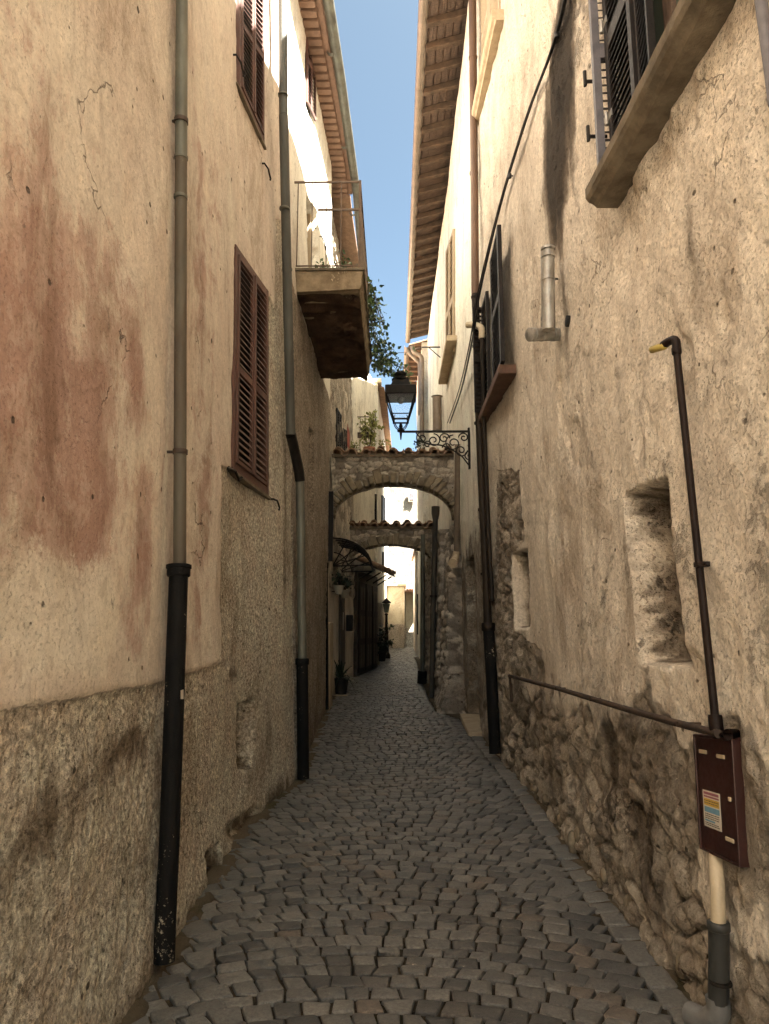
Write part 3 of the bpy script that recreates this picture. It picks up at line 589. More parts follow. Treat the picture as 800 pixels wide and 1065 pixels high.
def wood_window(B, W, tl, tr, br, bl, nm, rows, sill=True, hooks=()):
    Q = quad(W, tl, tr, br, bl, .0); fr = MB(); fw = .04
    fr.qbox(Q, N1, -.02, fw, -.01, 1.01, -.05, .018); fr.qbox(Q, N1, 1-fw, 1.02, -.01, 1.01, -.05, .018); fr.qbox(Q, N1, fw, 1-fw, -.01, .022, -.05, .016); fr.qbox(Q, N1, fw, 1-fw, .975, 1.01, -.05, .016)
    wd = fr.build(nm, 'shut_red', B, bevel=.003)
    MB().qbox(Q, N1, 0, 1, 0, 1, -.062, -.054).build('dark_reveal', 'void', wd)
    for a, b in ((fw+.004, .497), (.503, 1-fw-.004)): shutter_leaf(wd, Q, N1*1., a, b, .024, .972, 'shut_red', 'shut_slat', .028, rows, (.56,), 'shutter', .075, rl=.017)
    m = MB(); m.qbox(Q, N1, .48, .52, .024, .972, .0285, .042); m.build('meeting_stile', 'shut_red', wd, bevel=.002)
    if sill:
        m = MB(); m.qbox(Q, N1, -.14, 1.06, 1.012, 1.026, -.04, .028); m.build('sill', 'stone_sill', wd, bevel=.004)
    return wd
wood_window(B1, L1, (244, 257), (277, 304), (277, 513), (241, 486), 'window', 34)
wood_window(B1, L1, (248, -60), (273, -40), (273, 148), (248, 92), 'window', 34)
def shutter_hook(B, W, u, v, L=.16):
    a = W.at(u, v); m = MB(); k = np.array([-W.side, 0, 0.]); f = np.array([0, 1., 0])
    m.tube([a-k*.03, a+k*.03, a+k*.05+f*L*.5, a+k*.05+f*L*.8+np.array([0, 0, -.01]), a+k*.06+f*L+np.array([0, 0, -.05]), a+k*.06+f*L*.85+np.array([0, 0, -.075])], .009, 6); m.build('shutter_hook', 'cast_iron2', B, smooth=True)
for u, v in ((242, 57), (272, 170), (281, 519)): shutter_hook(B1, L1, u, v)
Qa = quad(L1, (244, 257), (277, 304), (277, 513), (241, 486)); hk = MB(); a = L1.at(236, 487)
hk.tube([a, a+np.array([.05, .05, -.01]), a+np.array([.05, .18, -.05]), a+np.array([.06, .22, -.02])], .01, 6); hk.build('shutter_hook', 'cast_iron2', B1, smooth=True)

# first downpipe (nearest): zinc above, cast iron boot below
def vpts(W, uvs, off): return [W.at(u, v, off) for u, v in uvs]
dp = thing('drainpipe', on_ground(172, 985), 'zinc drainpipe with black cast iron lower length on pink wall, nearest the viewer', 'drainpipe', 'drainpipes down the alley walls')
r1 = .034; a = vpts(L1, [(189.5, -60), (188.5, 165)], .06); b = vpts(L1, [(188.5, 165), (188, 300), (187, 596)], .06)
pipe(dp, 'upper_pipe', a, .034, 'zinc'); pipe(dp, 'rusted_pipe', b, .033, 'zinc_rust')
c = vpts(L1, [(186, 594), (184, 650), (181, 740), (176, 880), (171.5, 978), (170.8, 1000)], .062); pipe(dp, 'cast_iron_boot', c, [.047, .047, .047, .046, .046, .046], 'cast_iron', 16)
ax = c[0]-c[1]; collar(dp, 'socket', c[0], ax, .058, .055, 'cast_iron'); collar(dp, 'socket_rim', c[0]+ax/np.linalg.norm(ax)*.022, ax, .063, .02, 'cast_iron')
for u, v in ((188.7, 124), (188.5, 164), (188, 205)): collar(dp, 'collar', L1.at(u, v, .06), (0, 0, 1), .037, .02, 'zinc')
for u, v in ((188.5, 126), (187.5, 470)): bracket(dp, L1, L1.at(u, v, .06), .034)
MB().hexa([L1.at(u, v, off) for off in (.108, .111) for u, v in ((188, 718), (191, 717), (191, 727), (188, 727))]).build('paper_tag', 'paper', dp)

# second downpipe at the corner of the pink house
dp = thing('drainpipe', on_ground(315, 812), 'grey green zinc drainpipe with kinked middle between red shutters and balcony', 'drainpipe', 'drainpipes down the alley walls')
a = vpts(L1, [(294, -60), (295, 120)], .16); b = [L1.at(295, 120, .16), L1.at(299, 300, .12), L1.at(302.5, 452, .085)]; pipe(dp, 'upper_pipe', a, .044, 'zinc_dark'); pipe(dp, 'middle_pipe', b, .046, 'zinc_dark')
k = vpts(L1, [(302.5, 452), (305, 462), (311, 490), (312, 500)], .08); pipe(dp, 'swan_neck', k, .052, 'cast_iron2')
b = vpts(L1, [(312, 497), (313, 560), (314.5, 692)], .08); pipe(dp, 'lower_pipe', b, .044, 'zinc')
c = vpts(L1, [(314.5, 688), (315, 750), (315.5, 810)], .085); pipe(dp, 'cast_iron_boot', c, .056, 'cast_iron', 14); collar(dp, 'socket', c[0], (0, 0, 1), .066, .06, 'cast_iron')
for u, v in ((294.5, 99), (296, 217), (298.7, 280), (300.6, 365), (313.5, 600)): collar(dp, 'collar', L1.at(u, v, .16 if v < 150 else .135 if v < 240 else .12 if v < 320 else .1 if v < 400 else .083), (0, 0, 1), .051, .02, 'zinc')

# ================================================================== LEFT HOUSE with the balcony
B2 = thing('balcony_house', (-1.1, 9, .3), 'white upper house with tiled eaves, balcony and rough dark render below', 'house')
p = WP(L2, yspace(7.05, 11.42, .03, .05), .1, 9.75, .03); Y, Z = p.Y, p.Z
lowf = fbm(Y*1.1, Z*.8, 4, 31)-.5; finf = fbm(Y*20, Z*20, 3, 33)-.5
rough = ss(5.5, 5.3, Z+lowf*.3); p.m1[..., 1] = rough; p.m1[..., 2] = np.clip(.35*ss(5.4, 3.6, Z)*(.5+lowf)+.4*ss(.5, 0, Z-gz(Y)), 0, 1)
p.d = lowf*.05+finf*np.where(rough > .5, .02, .004)-.02*rough*0
carve(p, [(318, 5), (327, 15), (327, 128), (318, 108)], .08, .02, 0)
carve(p, [(320, 205), (331, 222), (332, 300), (320, 300)], .2, .02, 0)
carve(p, [(322, 445), (326, 450), (327, 540), (322, 535)], .12, .03, .3)
p.finish('wall', 'pl_b2', B2)
# eaves of the balcony house: rows of red tiles, zinc gutter
EZ = 9.85
roof_slab(B2, L2, 7.05, 12.4, EZ, .33, .28, mat='tile_red')
m = MB()
for i in range(34):
    y = 7.15+i*.155; x = float(L2.x(y, EZ)); m.box((x-.1, y, EZ-.14), (x+.22, y+.1, EZ-.055)); m.box((x-.1, y-.02, EZ-.055+.002), (x+.30, y+.135, EZ-.038))
m.build('eaves_tile_course', 'tile_red', B2)
gutter_run(B2, [(float(L2.x(7.05, EZ))+.385, 7.0, EZ-.03), (float(L2.x(9.5, EZ))+.385, 9.5, EZ-.05), (float(L2.x(11.4, EZ))+.385, 12.3, EZ-.07), (-.72, 16.9, EZ-.09)], .075, 'zinc')
Q = quad(L2, (318, 8), (327, 20), (327, 126), (318, 106)); wd = MB().qbox(Q, N1, 0, 1, 0, 1, -.07, -.06).build('window', 'void', B2)
shutter_leaf(wd, Q, N1, 0, .5, 0, 1, 'shut_red', 'shut_slat', .03, 30); shutter_leaf(wd, Q, N1, .5, 1, 0, 1, 'shut_red', 'shut_slat', .03, 30)
Q = quad(L2, (320, 208), (331, 224), (331, 296), (320, 290)); wd = MB().qbox(Q, N1, 0, 1, 0, 1, -.19, -.17).build('balcony_door', 'shut_grey', B2)
MB().qbox(Q, N1, -.05, .1, 0, 1, -.17, -.1).build('door_jamb', 'shut_pale', wd); MB().qbox(Q, N1, .9, 1.05, 0, 1, -.17, -.1).build('door_jamb', 'shut_pale', wd)
for u, v in ((322, 146), (333, 246)): shutter_hook(B2, L2, u, v, .3)
# balcony
BY0, BY1, BX = 7.62, 10.45, -.36; BZ = float(at_depth(340, 281, BY0)[2])
bal = MB(); xs = np.linspace(-1.3, BX, 12); ysb = np.linspace(BY0, BY1, 30)
def slab_disp(x, y, z): return (float(fbm(np.array([x*9+y*3.]), np.array([z*9.+y*4]), 4, 40)[0])-.5)
m = MB()
# slab: top, deep crumbling fascia, ragged soffit
def ring(y, e): return [(-1.3, y, BZ), (BX, y, BZ), (BX+e, y, BZ-.03), (BX-.005, y, BZ-.07), (BX-.015+e*.5, y, BZ-.2+e*.4), (BX-.03, y, BZ-.235), (BX-.16, y, BZ-.245+e), (BX-.4, y, BZ-.26+e*1.3), (-1.3, y, BZ-.27)]
for i, y in enumerate(np.linspace(BY0, BY1, 60)): m.v += [tuple(map(float, q)) for q in ring(y, random.gauss(0, .010))]
for i in range(59):
    for k in range(9): m.f.append((9*i+k, 9*i+(k+1) % 9, 9*i+9+(k+1) % 9, 9*i+9+k))
m.f += [tuple(range(9)), tuple(59*9+k for k in reversed(range(9)))]
bal = m.build('balcony', 'concrete', B2)
m = MB(); m.box((-1.3, BY0-.025, BZ-.012), (BX+.03, BY1+.02, BZ+.022)); m.build('edge_slab', 'stone_sill', bal, bevel=.006)
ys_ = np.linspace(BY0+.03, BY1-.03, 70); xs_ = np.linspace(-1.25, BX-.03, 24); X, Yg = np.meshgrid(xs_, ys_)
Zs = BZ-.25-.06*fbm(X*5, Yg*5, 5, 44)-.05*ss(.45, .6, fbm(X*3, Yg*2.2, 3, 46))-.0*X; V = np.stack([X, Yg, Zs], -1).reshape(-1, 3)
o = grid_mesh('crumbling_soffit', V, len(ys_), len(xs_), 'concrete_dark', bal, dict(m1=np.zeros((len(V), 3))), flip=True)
RX, RT_ = BX-.03, float(at_depth(340, 188, BY0)[2])
m = MB(); m.box((-1.26, BY0+.02, RT_-.012), (RX+.012, BY0+.034, RT_+.012)); m.box((RX-.012, BY0+.034, RT_-.012), (RX+.012, BY1-.03, RT_+.012)); m.build('handrail', 'iron', bal)
m = MB(); m.box((-1.26, BY0+.022, BZ+.06), (RX, BY0+.032, BZ+.075)); m.box((RX-.005, BY0+.032, BZ+.06), (RX+.005, BY1-.03, BZ+.075)); m.build('bottom_rail', 'iron', bal)
m = MB()
for x in np.linspace(-1.12, RX-.22, 4): m.box((x-.006, BY0+.021, BZ+.075), (x+.006, BY0+.033, RT_-.012))
for y in np.linspace(BY0+.35, BY1-.1, 9): m.box((RX-.006, y-.006, BZ+.075), (RX+.006, y+.006, RT_-.012))
m.build('balusters', 'iron', bal)
for y in (BY0+.028, BY1-.04): MB().box((RX-.014, y-.014, BZ+.02), (RX+.014, y+.014, RT_+.015)).build('post', 'iron', bal)
MB().box((-.93, BY0+.4, RT_-.13), (RX, BY0+.414, RT_-.10)).build('line_bar', 'iron', bal)
# hanging plant on the balcony edge
vine = thing('hanging_vine', (BX, 9.2, BZ), 'leafy green climber spilling over the outer edge of the old balcony', 'plant')
lm, stm = MB(), MB(); random.seed(3)
for i in range(40):
    y = random.uniform(8.5, 11.0); q = np.array([BX+random.uniform(-.02, .05), y, BZ+.03]); P = [q.copy()]; up_ = random.uniform(.1, .55) if y < 9.8 else random.uniform(0, .25); out_ = random.uniform(.02, .12) if y < 9.4 else random.uniform(.05, .32); dn = random.uniform(.05, .4)
    for s in range(3): q = q+np.array([out_/6+random.gauss(0, .01), random.gauss(0, .03), up_/3]); P.append(q.copy())
    for s in range(4): q = q+np.array([out_/4+random.gauss(0, .015), random.gauss(0, .03), -(up_*.6+dn)/4]); P.append(q.copy())
    P = curve_pts(P, 3); stm.tube(P, .004, 4); leaf_cloud(lm, P[2:], .075, int(10+14*dn), .05, up=-.4)
for i in range(7):
    y = random.uniform(9.6, 10.6); q = np.array([BX+.1, y, BZ-.02-random.uniform(0, .2)]); P = [q.copy()]
    for s in range(6): q = q+np.array([.075+random.gauss(0, .012), random.gauss(0, .03), random.uniform(-.07, .03)]); P.append(q.copy())
    stm.tube(P, .004, 4); leaf_cloud(lm, P, .075, 24, .04)
lm.build('leaves', 'leaf', vine); stm.build('stems', 'stem', vine)
pl = thing('balcony_plant', (-.7, 8.0, BZ), 'small shrub with sparse pale leaves growing behind the balcony railing', 'plant'); lm, stm = MB(), MB()
for i in range(16):
    q = np.array([random.uniform(-.85, -.42), random.uniform(7.75, 8.2), BZ+.02]); P = [q.copy()]
    for s in range(4): q = q+np.array([random.gauss(0, .035), random.gauss(0, .03), random.uniform(.03, .085)]); P.append(q.copy())
    stm.tube(P, .003, 4); leaf_cloud(lm, P[1:], .05, 16, .03)
lm.build('leaves', 'leaf', pl); stm.build('stems', 'stem', pl)

# third downpipe, pale, at the next corner
dp = thing('drainpipe', (-1.05, 11.35, .34), 'slim pale drainpipe darkening to black below, left of the first arch', 'drainpipe', 'drainpipes down the alley walls')
D = 11.3; P = lambda u, v: at_depth(u, v, D)
pipe(dp, 'upper_pipe', curve_pts([P(333, 405), P(336, 408), P(338, 418), P(338, 470), P(338, 592)], 4), .038, 'gutter'); pipe(dp, 'lower_pipe', [P(338, 588), P(338.5, 660), P(339, 738)], .045, 'cast_iron'); collar(dp, 'socket', P(338, 588), (0, 0, 1), .055, .09, 'cast_iron')

# ================================================================== LEFT HOUSE beyond, stone and ochre
B3 = thing('ochre_house', (-1.15, 14, .4), 'narrow ochre house behind the arches with a wall terrace full of pots', 'house')
p = WP(L3, yspace(11.42, 17., .04, .06), .25, 9.6, .045); Y, Z = p.Y, p.Z; hgt, g, c = p.stones(.22, 1.3, 61)
low = ss(2.2, 2.6, Z); p.m2[..., 0] = ss(.45, .6, fbm(Y*.9, Z*.7, 3, 62))*low+.5*low; p.m2[..., 1] = c*ss(.0, .12, g)
p.d = (fbm(Y*2, Z*2, 4, 63)-.5)*.05+hgt*.05*ss(.3, .6, p.m2[..., 0]); p.m1[..., 1] = .2*ss(1.2, .6, Z-gz(Y)); p.m1[..., 2] = .35*ss(.6, 0, Z-gz(Y))
p.finish('wall', 'pl_b3', B3, 5.); roof_slab(B3, L3, 12.42, 16.9, 9.8, .38, .28)
def dark_window(B, W, tl, tr, br, bl, mat='shut_dark', nm='window', d=.03):
    Q = quad(W, tl, tr, br, bl); m = MB(); m.qbox(Q, W.n(), 0, 1, 0, 1, .004, .02); w_ = m.build(nm, 'void', B)
    shutter_leaf(w_, Q, W.n(), 0, .49, 0, 1, mat, mat, d+.02, 16, (.5,)); shutter_leaf(w_, Q, W.n(), .51, 1, 0, 1, mat, mat, d+.02, 16, (.5,)); return w_
dark_window(B3, L3, (348.5, 424), (353, 432), (353, 472), (348.5, 474)); dark_window(B3, L3, (354.5, 445), (359, 448), (359, 474), (354.5, 476))
MB().box((-1.12, 12.0, 2.75), (-1.04, 12.06, 3.95)).build('dark_upright', 'shut_dark', B3)  # narrow dark upright strip between the downpipe and the arch
# low pale pier at the corner, pots, door
MB().box((-1.4, 11.5, .2), (-1.02, 12.1, 1.72)).build('corner_pier', 'sill_pale', B3, bevel=.02)
# terrace balcony on B3 with pots
m = MB(); m.box((-1.3, 15.6, 5.3), (-.46, 17.6, 5.48)); ter = m.build('terrace', 'concrete', B3, bevel=.02)
m = MB(); m.hexa([(-1.16, 15.66, 5.48), (-1.0, 15.66, 5.48), (-1.0, 15.7, 5.48), (-1.16, 15.7, 5.48), (-1.16, 15.66, 6.75), (-1.0, 15.66, 6.0), (-1.0, 15.7, 6.0), (-1.16, 15.7, 6.75)]); m.build('red_side_panel', 'red_panel', ter)
m = MB()
for x in np.linspace(-.98, -.48, 5): m.box((x-.008, 17.5, 5.48), (x+.008, 17.516, 6.95))
m.box((-1., 17.498, 6.95), (-.46, 17.518, 6.97)); m.box((-.99, 17.497, 6.4), (-.47, 17.501, 6.55)); m.build('railing', 'iron', ter)
def pot_plant(name, c, r, h, mat, label, kind, group=None, leafm='leaf_d', size=.1, n=120, crown=.2, ch=.3):
    t = thing(name, c, label, 'potted plant', group)
    MB().lathe(c, [(r*.68, 0), (r*.85, h*.6), (r*.97, h*.86), (r*1.08, h*.87), (r*1.08, h), (r*.9, h), (r*.86, h*.9)], 16).build('pot', mat, t, smooth=True)
    m = MB(); c = np.array(c, float)
    if kind == 'blade': blades(m, c+np.array([0, 0, h*.9]), n, crown, size)
    else:
        pts = [c+np.array([random.gauss(0, crown*.5), random.gauss(0, crown*.5), h+abs(random.gauss(ch*.5, ch*.35))]) for _ in range(40)]; leaf_cloud(m, pts, size, n, crown*.2)
        s = MB()
        for q in pts[:12]: s.tube([c+np.array([0, 0, h*.85]), (c+q)/2+np.array([0, 0, h*.4]), q], .006, 4)
        s.build('stems', 'stem', t)
    m.build('leaves', leafm, t); return t
pot_plant('potted_plant', (-.56, 15.9, 5.48), .13, .25, 'terracotta_pot', 'pale green bush in a terracotta pot on the terrace above the first arch', 'bush', 'pots on the terrace', 'leaf_y', .09, 260, .22, .75)
pot_plant('potted_plant', (-.92, 15.85, 5.48), .1, .2, 'pot_white', 'small grey pot beside the red panel on the terrace', 'bush', 'pots on the terrace', 'leaf_y', .05, 60, .1, .12)
pot_plant('potted_plant', (-.72, 17.44, 6.42), .11, .2, 'pot_dark', 'dark pot with pale bloom standing high on the terrace railing', 'bush', 'pots on the terrace', 'leaf_y', .06, 40, .1, .18)

# ================================================================== ARCHES
def arch(name, y, th, px_l, px_r, vtop, vspring_l, vspring_r, vcrown, label, ntile, over=.1):
    A = lambda u, v: at_depth(u, v, y)
    xl, xr = A(px_l, vtop)[0], A(px_r, vtop)[0]; ztop = A(400, vtop)[2]; zs = A(400, (vspring_l+vspring_r)/2)[2]; zc = A(400, vcrown)[2]
    t = thing(name, ((xl+xr)/2, y, ztop), label, 'arch', 'arches spanning the alley'); cx = (xl+xr)/2; hw = (xr-xl)/2-.02
    nth, nt = 110, 34; ths = np.linspace(math.pi, 0, nth); T = np.linspace(0, 1, nt); rise = zc-zs
    ix = cx+hw*np.cos(ths); iz = zs+rise*np.sin(ths)**.85; xx = np.linspace(xl-.15, xr+.15, nth)*0+ (ix*.0+np.interp(ths[::-1], ths[::-1], ix[::-1])[::-1])
    X = ix[None, :]*np.ones((nt, 1)); Zg = iz[None, :]*(1-T[:, None])+(ztop-.02)*T[:, None]; X = X+(T[:, None])*(X-cx)*.06
    f1, f2, c = worley(X/.15+fbm(X*5, Zg*5, 3, 70)*.8, Zg/.11, 71); g = f2-f1; hh = ss(.02, .4, g)
    d = .045*hh*(.5+c*.5)+(fbm(X*8, Zg*8, 4, 72)-.5)*.04; Yf = y-d
    m1 = np.zeros(X.shape+(3,)); m2 = np.zeros_like(m1); m2[..., 0] = 1; m2[..., 1] = c*ss(0, .14, g)
    Vf = np.stack([X, Yf, Zg], -1); depth = np.linspace(0, th, 10)
    ww = (fbm(ix[None, :]*9, depth[:, None]*9+3, 4, 73)-.5)*.05
    Vs = np.stack([ix[None, :]+0*depth[:, None], y-.01+depth[:, None]+0*ix[None, :], iz[None, :]+ww*np.minimum(depth[:, None]*20, 1)], -1); s1 = np.zeros(Vs.shape); s2 = np.zeros(Vs.shape); s2[..., 0] = 1; s2[..., 1] = fbm(ix[None, :]*7, depth[:, None]*7, 3, 74)
    Vb = Vf.copy(); Vb[..., 1] = 2*y+th-Vf[..., 1]
    Vt = np.stack([np.stack([X[-1], np.full(nth, y-.0), Zg[-1]], -1), np.stack([X[-1], np.full(nth, y+th), Zg[-1]], -1)])
    VV, QQ, A1, A2 = [], [], [], []; n = 0
    for V, a1, a2, fl in ((Vf, m1, m2, 0), (Vs, s1, s2, 1), (Vb, m1, m2, 1), (Vt, np.zeros(Vt.shape), np.ones(Vt.shape), 0)):
        r_, c_ = V.shape[:2]; i = np.arange(r_*c_).reshape(r_, c_)+n; q = np.stack([i[:-1, :-1], i[:-1, 1:], i[1:, 1:], i[1:, :-1]], -1).reshape(-1, 4); QQ.append(q[:, ::-1] if fl else q)
        VV.append(V.reshape(-1, 3)); A1.append(a1.reshape(-1, 3)); A2.append(a2.reshape(-1, 3)); n += r_*c_
    sheet('masonry', np.concatenate(VV), np.concatenate(QQ), 'rubble', t, dict(m1=np.concatenate(A1), m2=np.concatenate(A2)))
    # voussoirs
    m = MB(); nv = 27
    for k in range(nv):
        a0 = math.pi*(k+random.uniform(.02, .1))/nv; a1 = math.pi*(k+random.uniform(.9, .98))/nv; hh = random.uniform(.13, .27); pr = random.uniform(.045, .075); c8 = []
        P = lambda a, e: (cx-hw*math.cos(a)*(1+.0*e)-e*math.cos(a)*.9, zs+rise*math.sin(a)**.85+e*(.35+.65*math.sin(a)))
        for yy in (y-pr, y+th*.5):
            for a, e in ((a0, -.012), (a1, -.012), (a1, hh), (a0, hh)):
                q = P(a, e); c8.append((q[0]+random.gauss(0, .013), yy+random.gauss(0, .012), q[1]+random.gauss(0, .013)))
        m.hexa(c8)
    m.build('voussoirs', 'voussoir', t, bevel=.022)
    tile_row(t, (xl-.03, y-over, ztop+.02), (xr+.03, y-over, ztop+.02), (0, 1, .25), 0, ntile, (xr-xl)/ntile*.34, .42, 'tile', 'coping_tile', .012)
    tile_row(t, (xl-.03, y+th+over, ztop+.02), (xr+.03, y+th+over, ztop+.02), (0, -1, .25), 0, ntile, (xr-xl)/ntile*.34, .42, 'tile', 'coping_tile', .012)
    MB().box((xl-.02, y-over+.04, ztop-.035), (xr+.02, y+th+over-.04, ztop+.025)).build('mortar_bed', 'stone_sill', t)
    return t
arch('stone_arch', 12.6, .4, 346.5, 472, 474, 542, 536, 502, 'larger rubble stone arch with wavy tile coping under the street lantern', 9)
arch('stone_arch', 16., .4, 361, 452, 549, 592, 588, 566, 'smaller lower stone arch with tile coping, seen through the first arch', 8)
def weed(x, y, z, label, n=14, L=.14):
    t = thing('weed', (x, y, z), label, 'plant', 'weeds on the arch coping'); m = MB(); pts = [np.array([x+random.gauss(0, .05), y+random.gauss(0, .03), z+abs(random.gauss(.06, .05))]) for _ in range(14)]; leaf_cloud(m, pts, .05, n*4, .025, up=.8); m.build('leaves', 'leaf_y' if n < 20 else 'leaf_d', t); blades_ = MB()
q = at_depth(400, 466, 12.8); weed(q[0], 12.8, q[2]-.02, 'tuft of dry pale weeds on the arch coping left of the lantern', 14)
q = at_depth(436, 466, 12.8); weed(q[0], 12.8, q[2]-.02, 'bushy dark weed growing on the arch coping under the lamp bracket', 26)
M['sill_red'] = basic('dark_red_sill', (.14, .075, .05), (.08, .045, .032), 8, .8)
# ================================================================== RIGHT HOUSE, near
H1 = thing('rough_plaster_house', (1.25, 3, .1), 'beige rough plaster house with exposed rubble footing and dark shuttered windows', 'house')
p = WP(R1, yspace(-3.6, 8.4, .014, .2), -.05, 10.3, .018); Y, Z = p.Y, p.Z
lowf = fbm(Y*1.0, Z*.7, 4, 121)-.5; medf = fbm(Y*5, Z*4, 5, 122)-.5; finf = fbm(Y*20, Z*20, 3, 123)-.5
hs, g, c = p.stones(.155, 1.2, 131, .3); hs2, g2, c2 = p.stones(.085, 1.3, 137, .15)
mort = np.clip(-.3+1.1*fbm(Y*1.9, Z*1.9, 5, 133)+.25*(fbm(Y*9, Z*9, 3, 134)-.5), 0, 1); cov = ss(-.06, .06, mort-hs); tint = (1-cov)*(.3+.7*c)*(.1+.9*ss(0, .085, g))+cov*(.04+.36*fbm(Y*7, Z*7, 4, 135)); hs = np.maximum(hs, mort)
# bare rubble: foot of the wall, the patch by the niche
rub = np.maximum.reduce([p.poly([(532, 712), (600, 738), (690, 752), (726, 770), (733, 880), (726, 1065), (700, 1080), (560, 840), (520, 790), (516, 690)], .4),
    p.poly([(516, 490), (540, 488), (546, 560), (530, 575), (535, 655), (560, 680), (566, 715), (514, 700), (512, 600)], .1)])
near = .62*p.poly([(722, 760), (800, 740), (900, 800), (900, 1200), (728, 1090)], .35)
rub = np.clip(rub+(fbm(Y*3, Z*3, 5, 125)-.5)*1.3*(rub > .02)*(rub < .98), 0, 1); near = near+(fbm(Y*4, Z*4, 4, 126)-.5)*.7*(near > .02)
foot = ss(.55, .2, Z-gz(Y)+medf*.3)*(Y < 8)
stone = np.clip(np.maximum(rub, np.maximum(near*.9, foot*.9)), 0, 1); sm = ss(.4, .62, stone)
p.m2[..., 0] = stone; p.m2[..., 1] = np.clip(tint*(.6+.4*hs2)+.5*near*(.4+.6*hs), 0, 1)
dirt = 1.0*p.poly([(532, 715), (600, 742), (700, 768), (712, 850), (700, 960), (640, 900), (540, 790)], .3)*(.55+1.0*(fbm(Y*2.2, Z*2.2, 4, 128)-.5))
soot = p.poly([(572, 262), (566, 200), (571, 90), (588, -60), (606, -60), (598, 60), (590, 180), (578, 258)], .42)*(.45+.9*fbm(Y*7, Z*1.2, 4, 140))
p.m1[..., 2] = np.clip(.34*ss(.52, .72, fbm(Y*5, Z*.45, 4, 127))+1.5*soot+.75*dirt+.30*p.blob((590, 330), .18, .8)+.32*p.blob((640, 560), .25, .8)+.36*p.blob((600, 560), .15, 1.0)+.3*p.blob((650, 260), .1, .6)+.34*p.blob((720, 240), .14, .5)+.3*p.blob((520, 540), .2, .7)+.25*p.blob((660, 420), .12, .6)+.3*p.blob((550, 330), .08, .5), 0, 1.4)
p.m1[..., 1] = np.clip(.36+.35*lowf+.06*p.blob((760, 450), .9, 1.2)-.4*ss(4.6, 6.0, Y), 0, .44)
p.m2[..., 2] = np.clip(.55*p.blob((680, 390), .35, .3)+.5*p.blob((720, 640), .15, .6)+.5*p.blob((690, 690), .2, .12)+.4*p.blob((760, 170), .5, .8)+.35*p.blob((620, 200), .15, .8)+.4*p.blob((560, 400), .4, .9), 0, 1)*(1-sm)
p.d = lowf*.075+medf*.03+finf*np.where(p.m1[..., 1] > .4, .018, .012)*(1-sm)+sm*(hs*.055+hs2*.014+finf*.045+medf*.06-.04)+foot*.02*hs
bx_ = p.poly([(718, 742), (774, 745), (784, 905), (722, 886)], .12); p.d = p.d*(1-bx_)-.004*bx_; p.m2[..., 1] *= 1-.4*bx_; p.d -= .02*ss(.62, .75, fbm(Y*2.2, Z*1.8, 5, 129))*(Y < 5)
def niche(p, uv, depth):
    m = carve(p, uv, depth, .10, .12); m = ss(.03, .2, m); p.m1[..., 1] = np.maximum(p.m1[..., 1], m*.40); p.m1[..., 2] = np.maximum(p.m1[..., 2]*(1-m), m*.72*(.5+1.0*fbm(p.Y*4, p.Z*4, 3, 91))); return m  # shade at the niche back painted in through the stain mask
nm_ = niche(p, [(650, 519), (672, 509), (693, 502), (700, 570), (712, 688), (694, 690), (668, 686), (660, 620)], .36)
niche(p, [(533, 578), (548, 573), (549, 650), (536, 652)], .22)
MBk = carve(p, [(748, 748), (766, 746), (768, 768), (748, 768)], .1, .02, .1)
WY1, WY0 = R1.at(632, 150)[1], 2.35                                       # upper window: far and near jamb
sillp = R1.at(640, 214); WZ = sillp[2]+.13
p.d[(Y < WY1-.12) & (Y > WY0) & (Z > WZ) & (Z < WZ+1.7)] = -.28
p.d[(Y < R1.at(500, 60)[1]) & (Y > R1.at(522, 60)[1]) & (Z > R1.at(510, 75)[2]) & (Z < R1.at(510, 75)[2]+1.7)] = -.12
q0, q1 = R1.at(506, 380), R1.at(521, 360); p.d[(Y < q0[1]) & (Y > q1[1]) & (Z > R1.at(514, 415)[2]) & (Z < R1.at(513, 300)[2])] = -.16
p.finish('wall', 'pl_r1', H1); EZR = 10.4
roof_slab(H1, R1, -3.6, 8.4, EZR, .62, .3)
NR = np.array([-1., 0, 0])
# upper window, with its deep stone sill
far = sillp[1]; wd = MB().box((1.62, WY0-.1, WZ-.05), (1.7, WY1+.1, WZ+1.8)).build('window', 'void', H1)
xs0 = R1.x; m = MB(); zl_ = sillp[2]
prof = [(0.06, .0), (-.10, .0), (-.115, .02), (-.145, .035), (-.16, .06), (-.16, .115), (-.15, .13), (.3, .13)]
for i, y in enumerate(np.linspace(1.2, far+.02, 24)):
    X0 = float(R1.x(y, zl_)); m.v += [(X0+a+random.gauss(0, .0015), float(y), zl_+b+random.gauss(0, .0015)) for a, b in prof]
for i in range(23):
    for k in range(8): m.f.append((8*i+k, 8*i+(k+1) % 8, 8*i+8+(k+1) % 8, 8*i+8+k))
m.f += [tuple(range(8)), tuple(23*8+k for k in reversed(range(8)))]; m.build('sill', 'stone_sill', wd)
XF = float(R1.x(WY1, WZ+.8)); yj = WY1-.12
def Qy(x0, x1, y0, y1, z0, z1): return [(x0, y0, z1), (x1, y1, z1), (x1, y1, z0), (x0, y0, z0)]
m = MB(); m.box((XF+.05, yj-.06, WZ), (XF+.12, yj-.004, WZ+1.66)); m.box((XF+.05, WY0+.02, WZ), (XF+.12, WY0+.08, WZ+1.66)); m.box((XF+.06, (yj+WY0)/2-.05, WZ+.06), (XF+.11, (yj+WY0)/2+.05, WZ+1.6)); m.box((XF+.055, WY0+.08, WZ+.004), (XF+.115, yj-.06, WZ+.07)); m.build('frame', 'wood_board', wd, bevel=.004)
MB().box((XF+.085, WY0+.06, WZ+.05), (XF+.09, yj-.05, WZ+1.62)).build('pane', 'win_glass', wd)
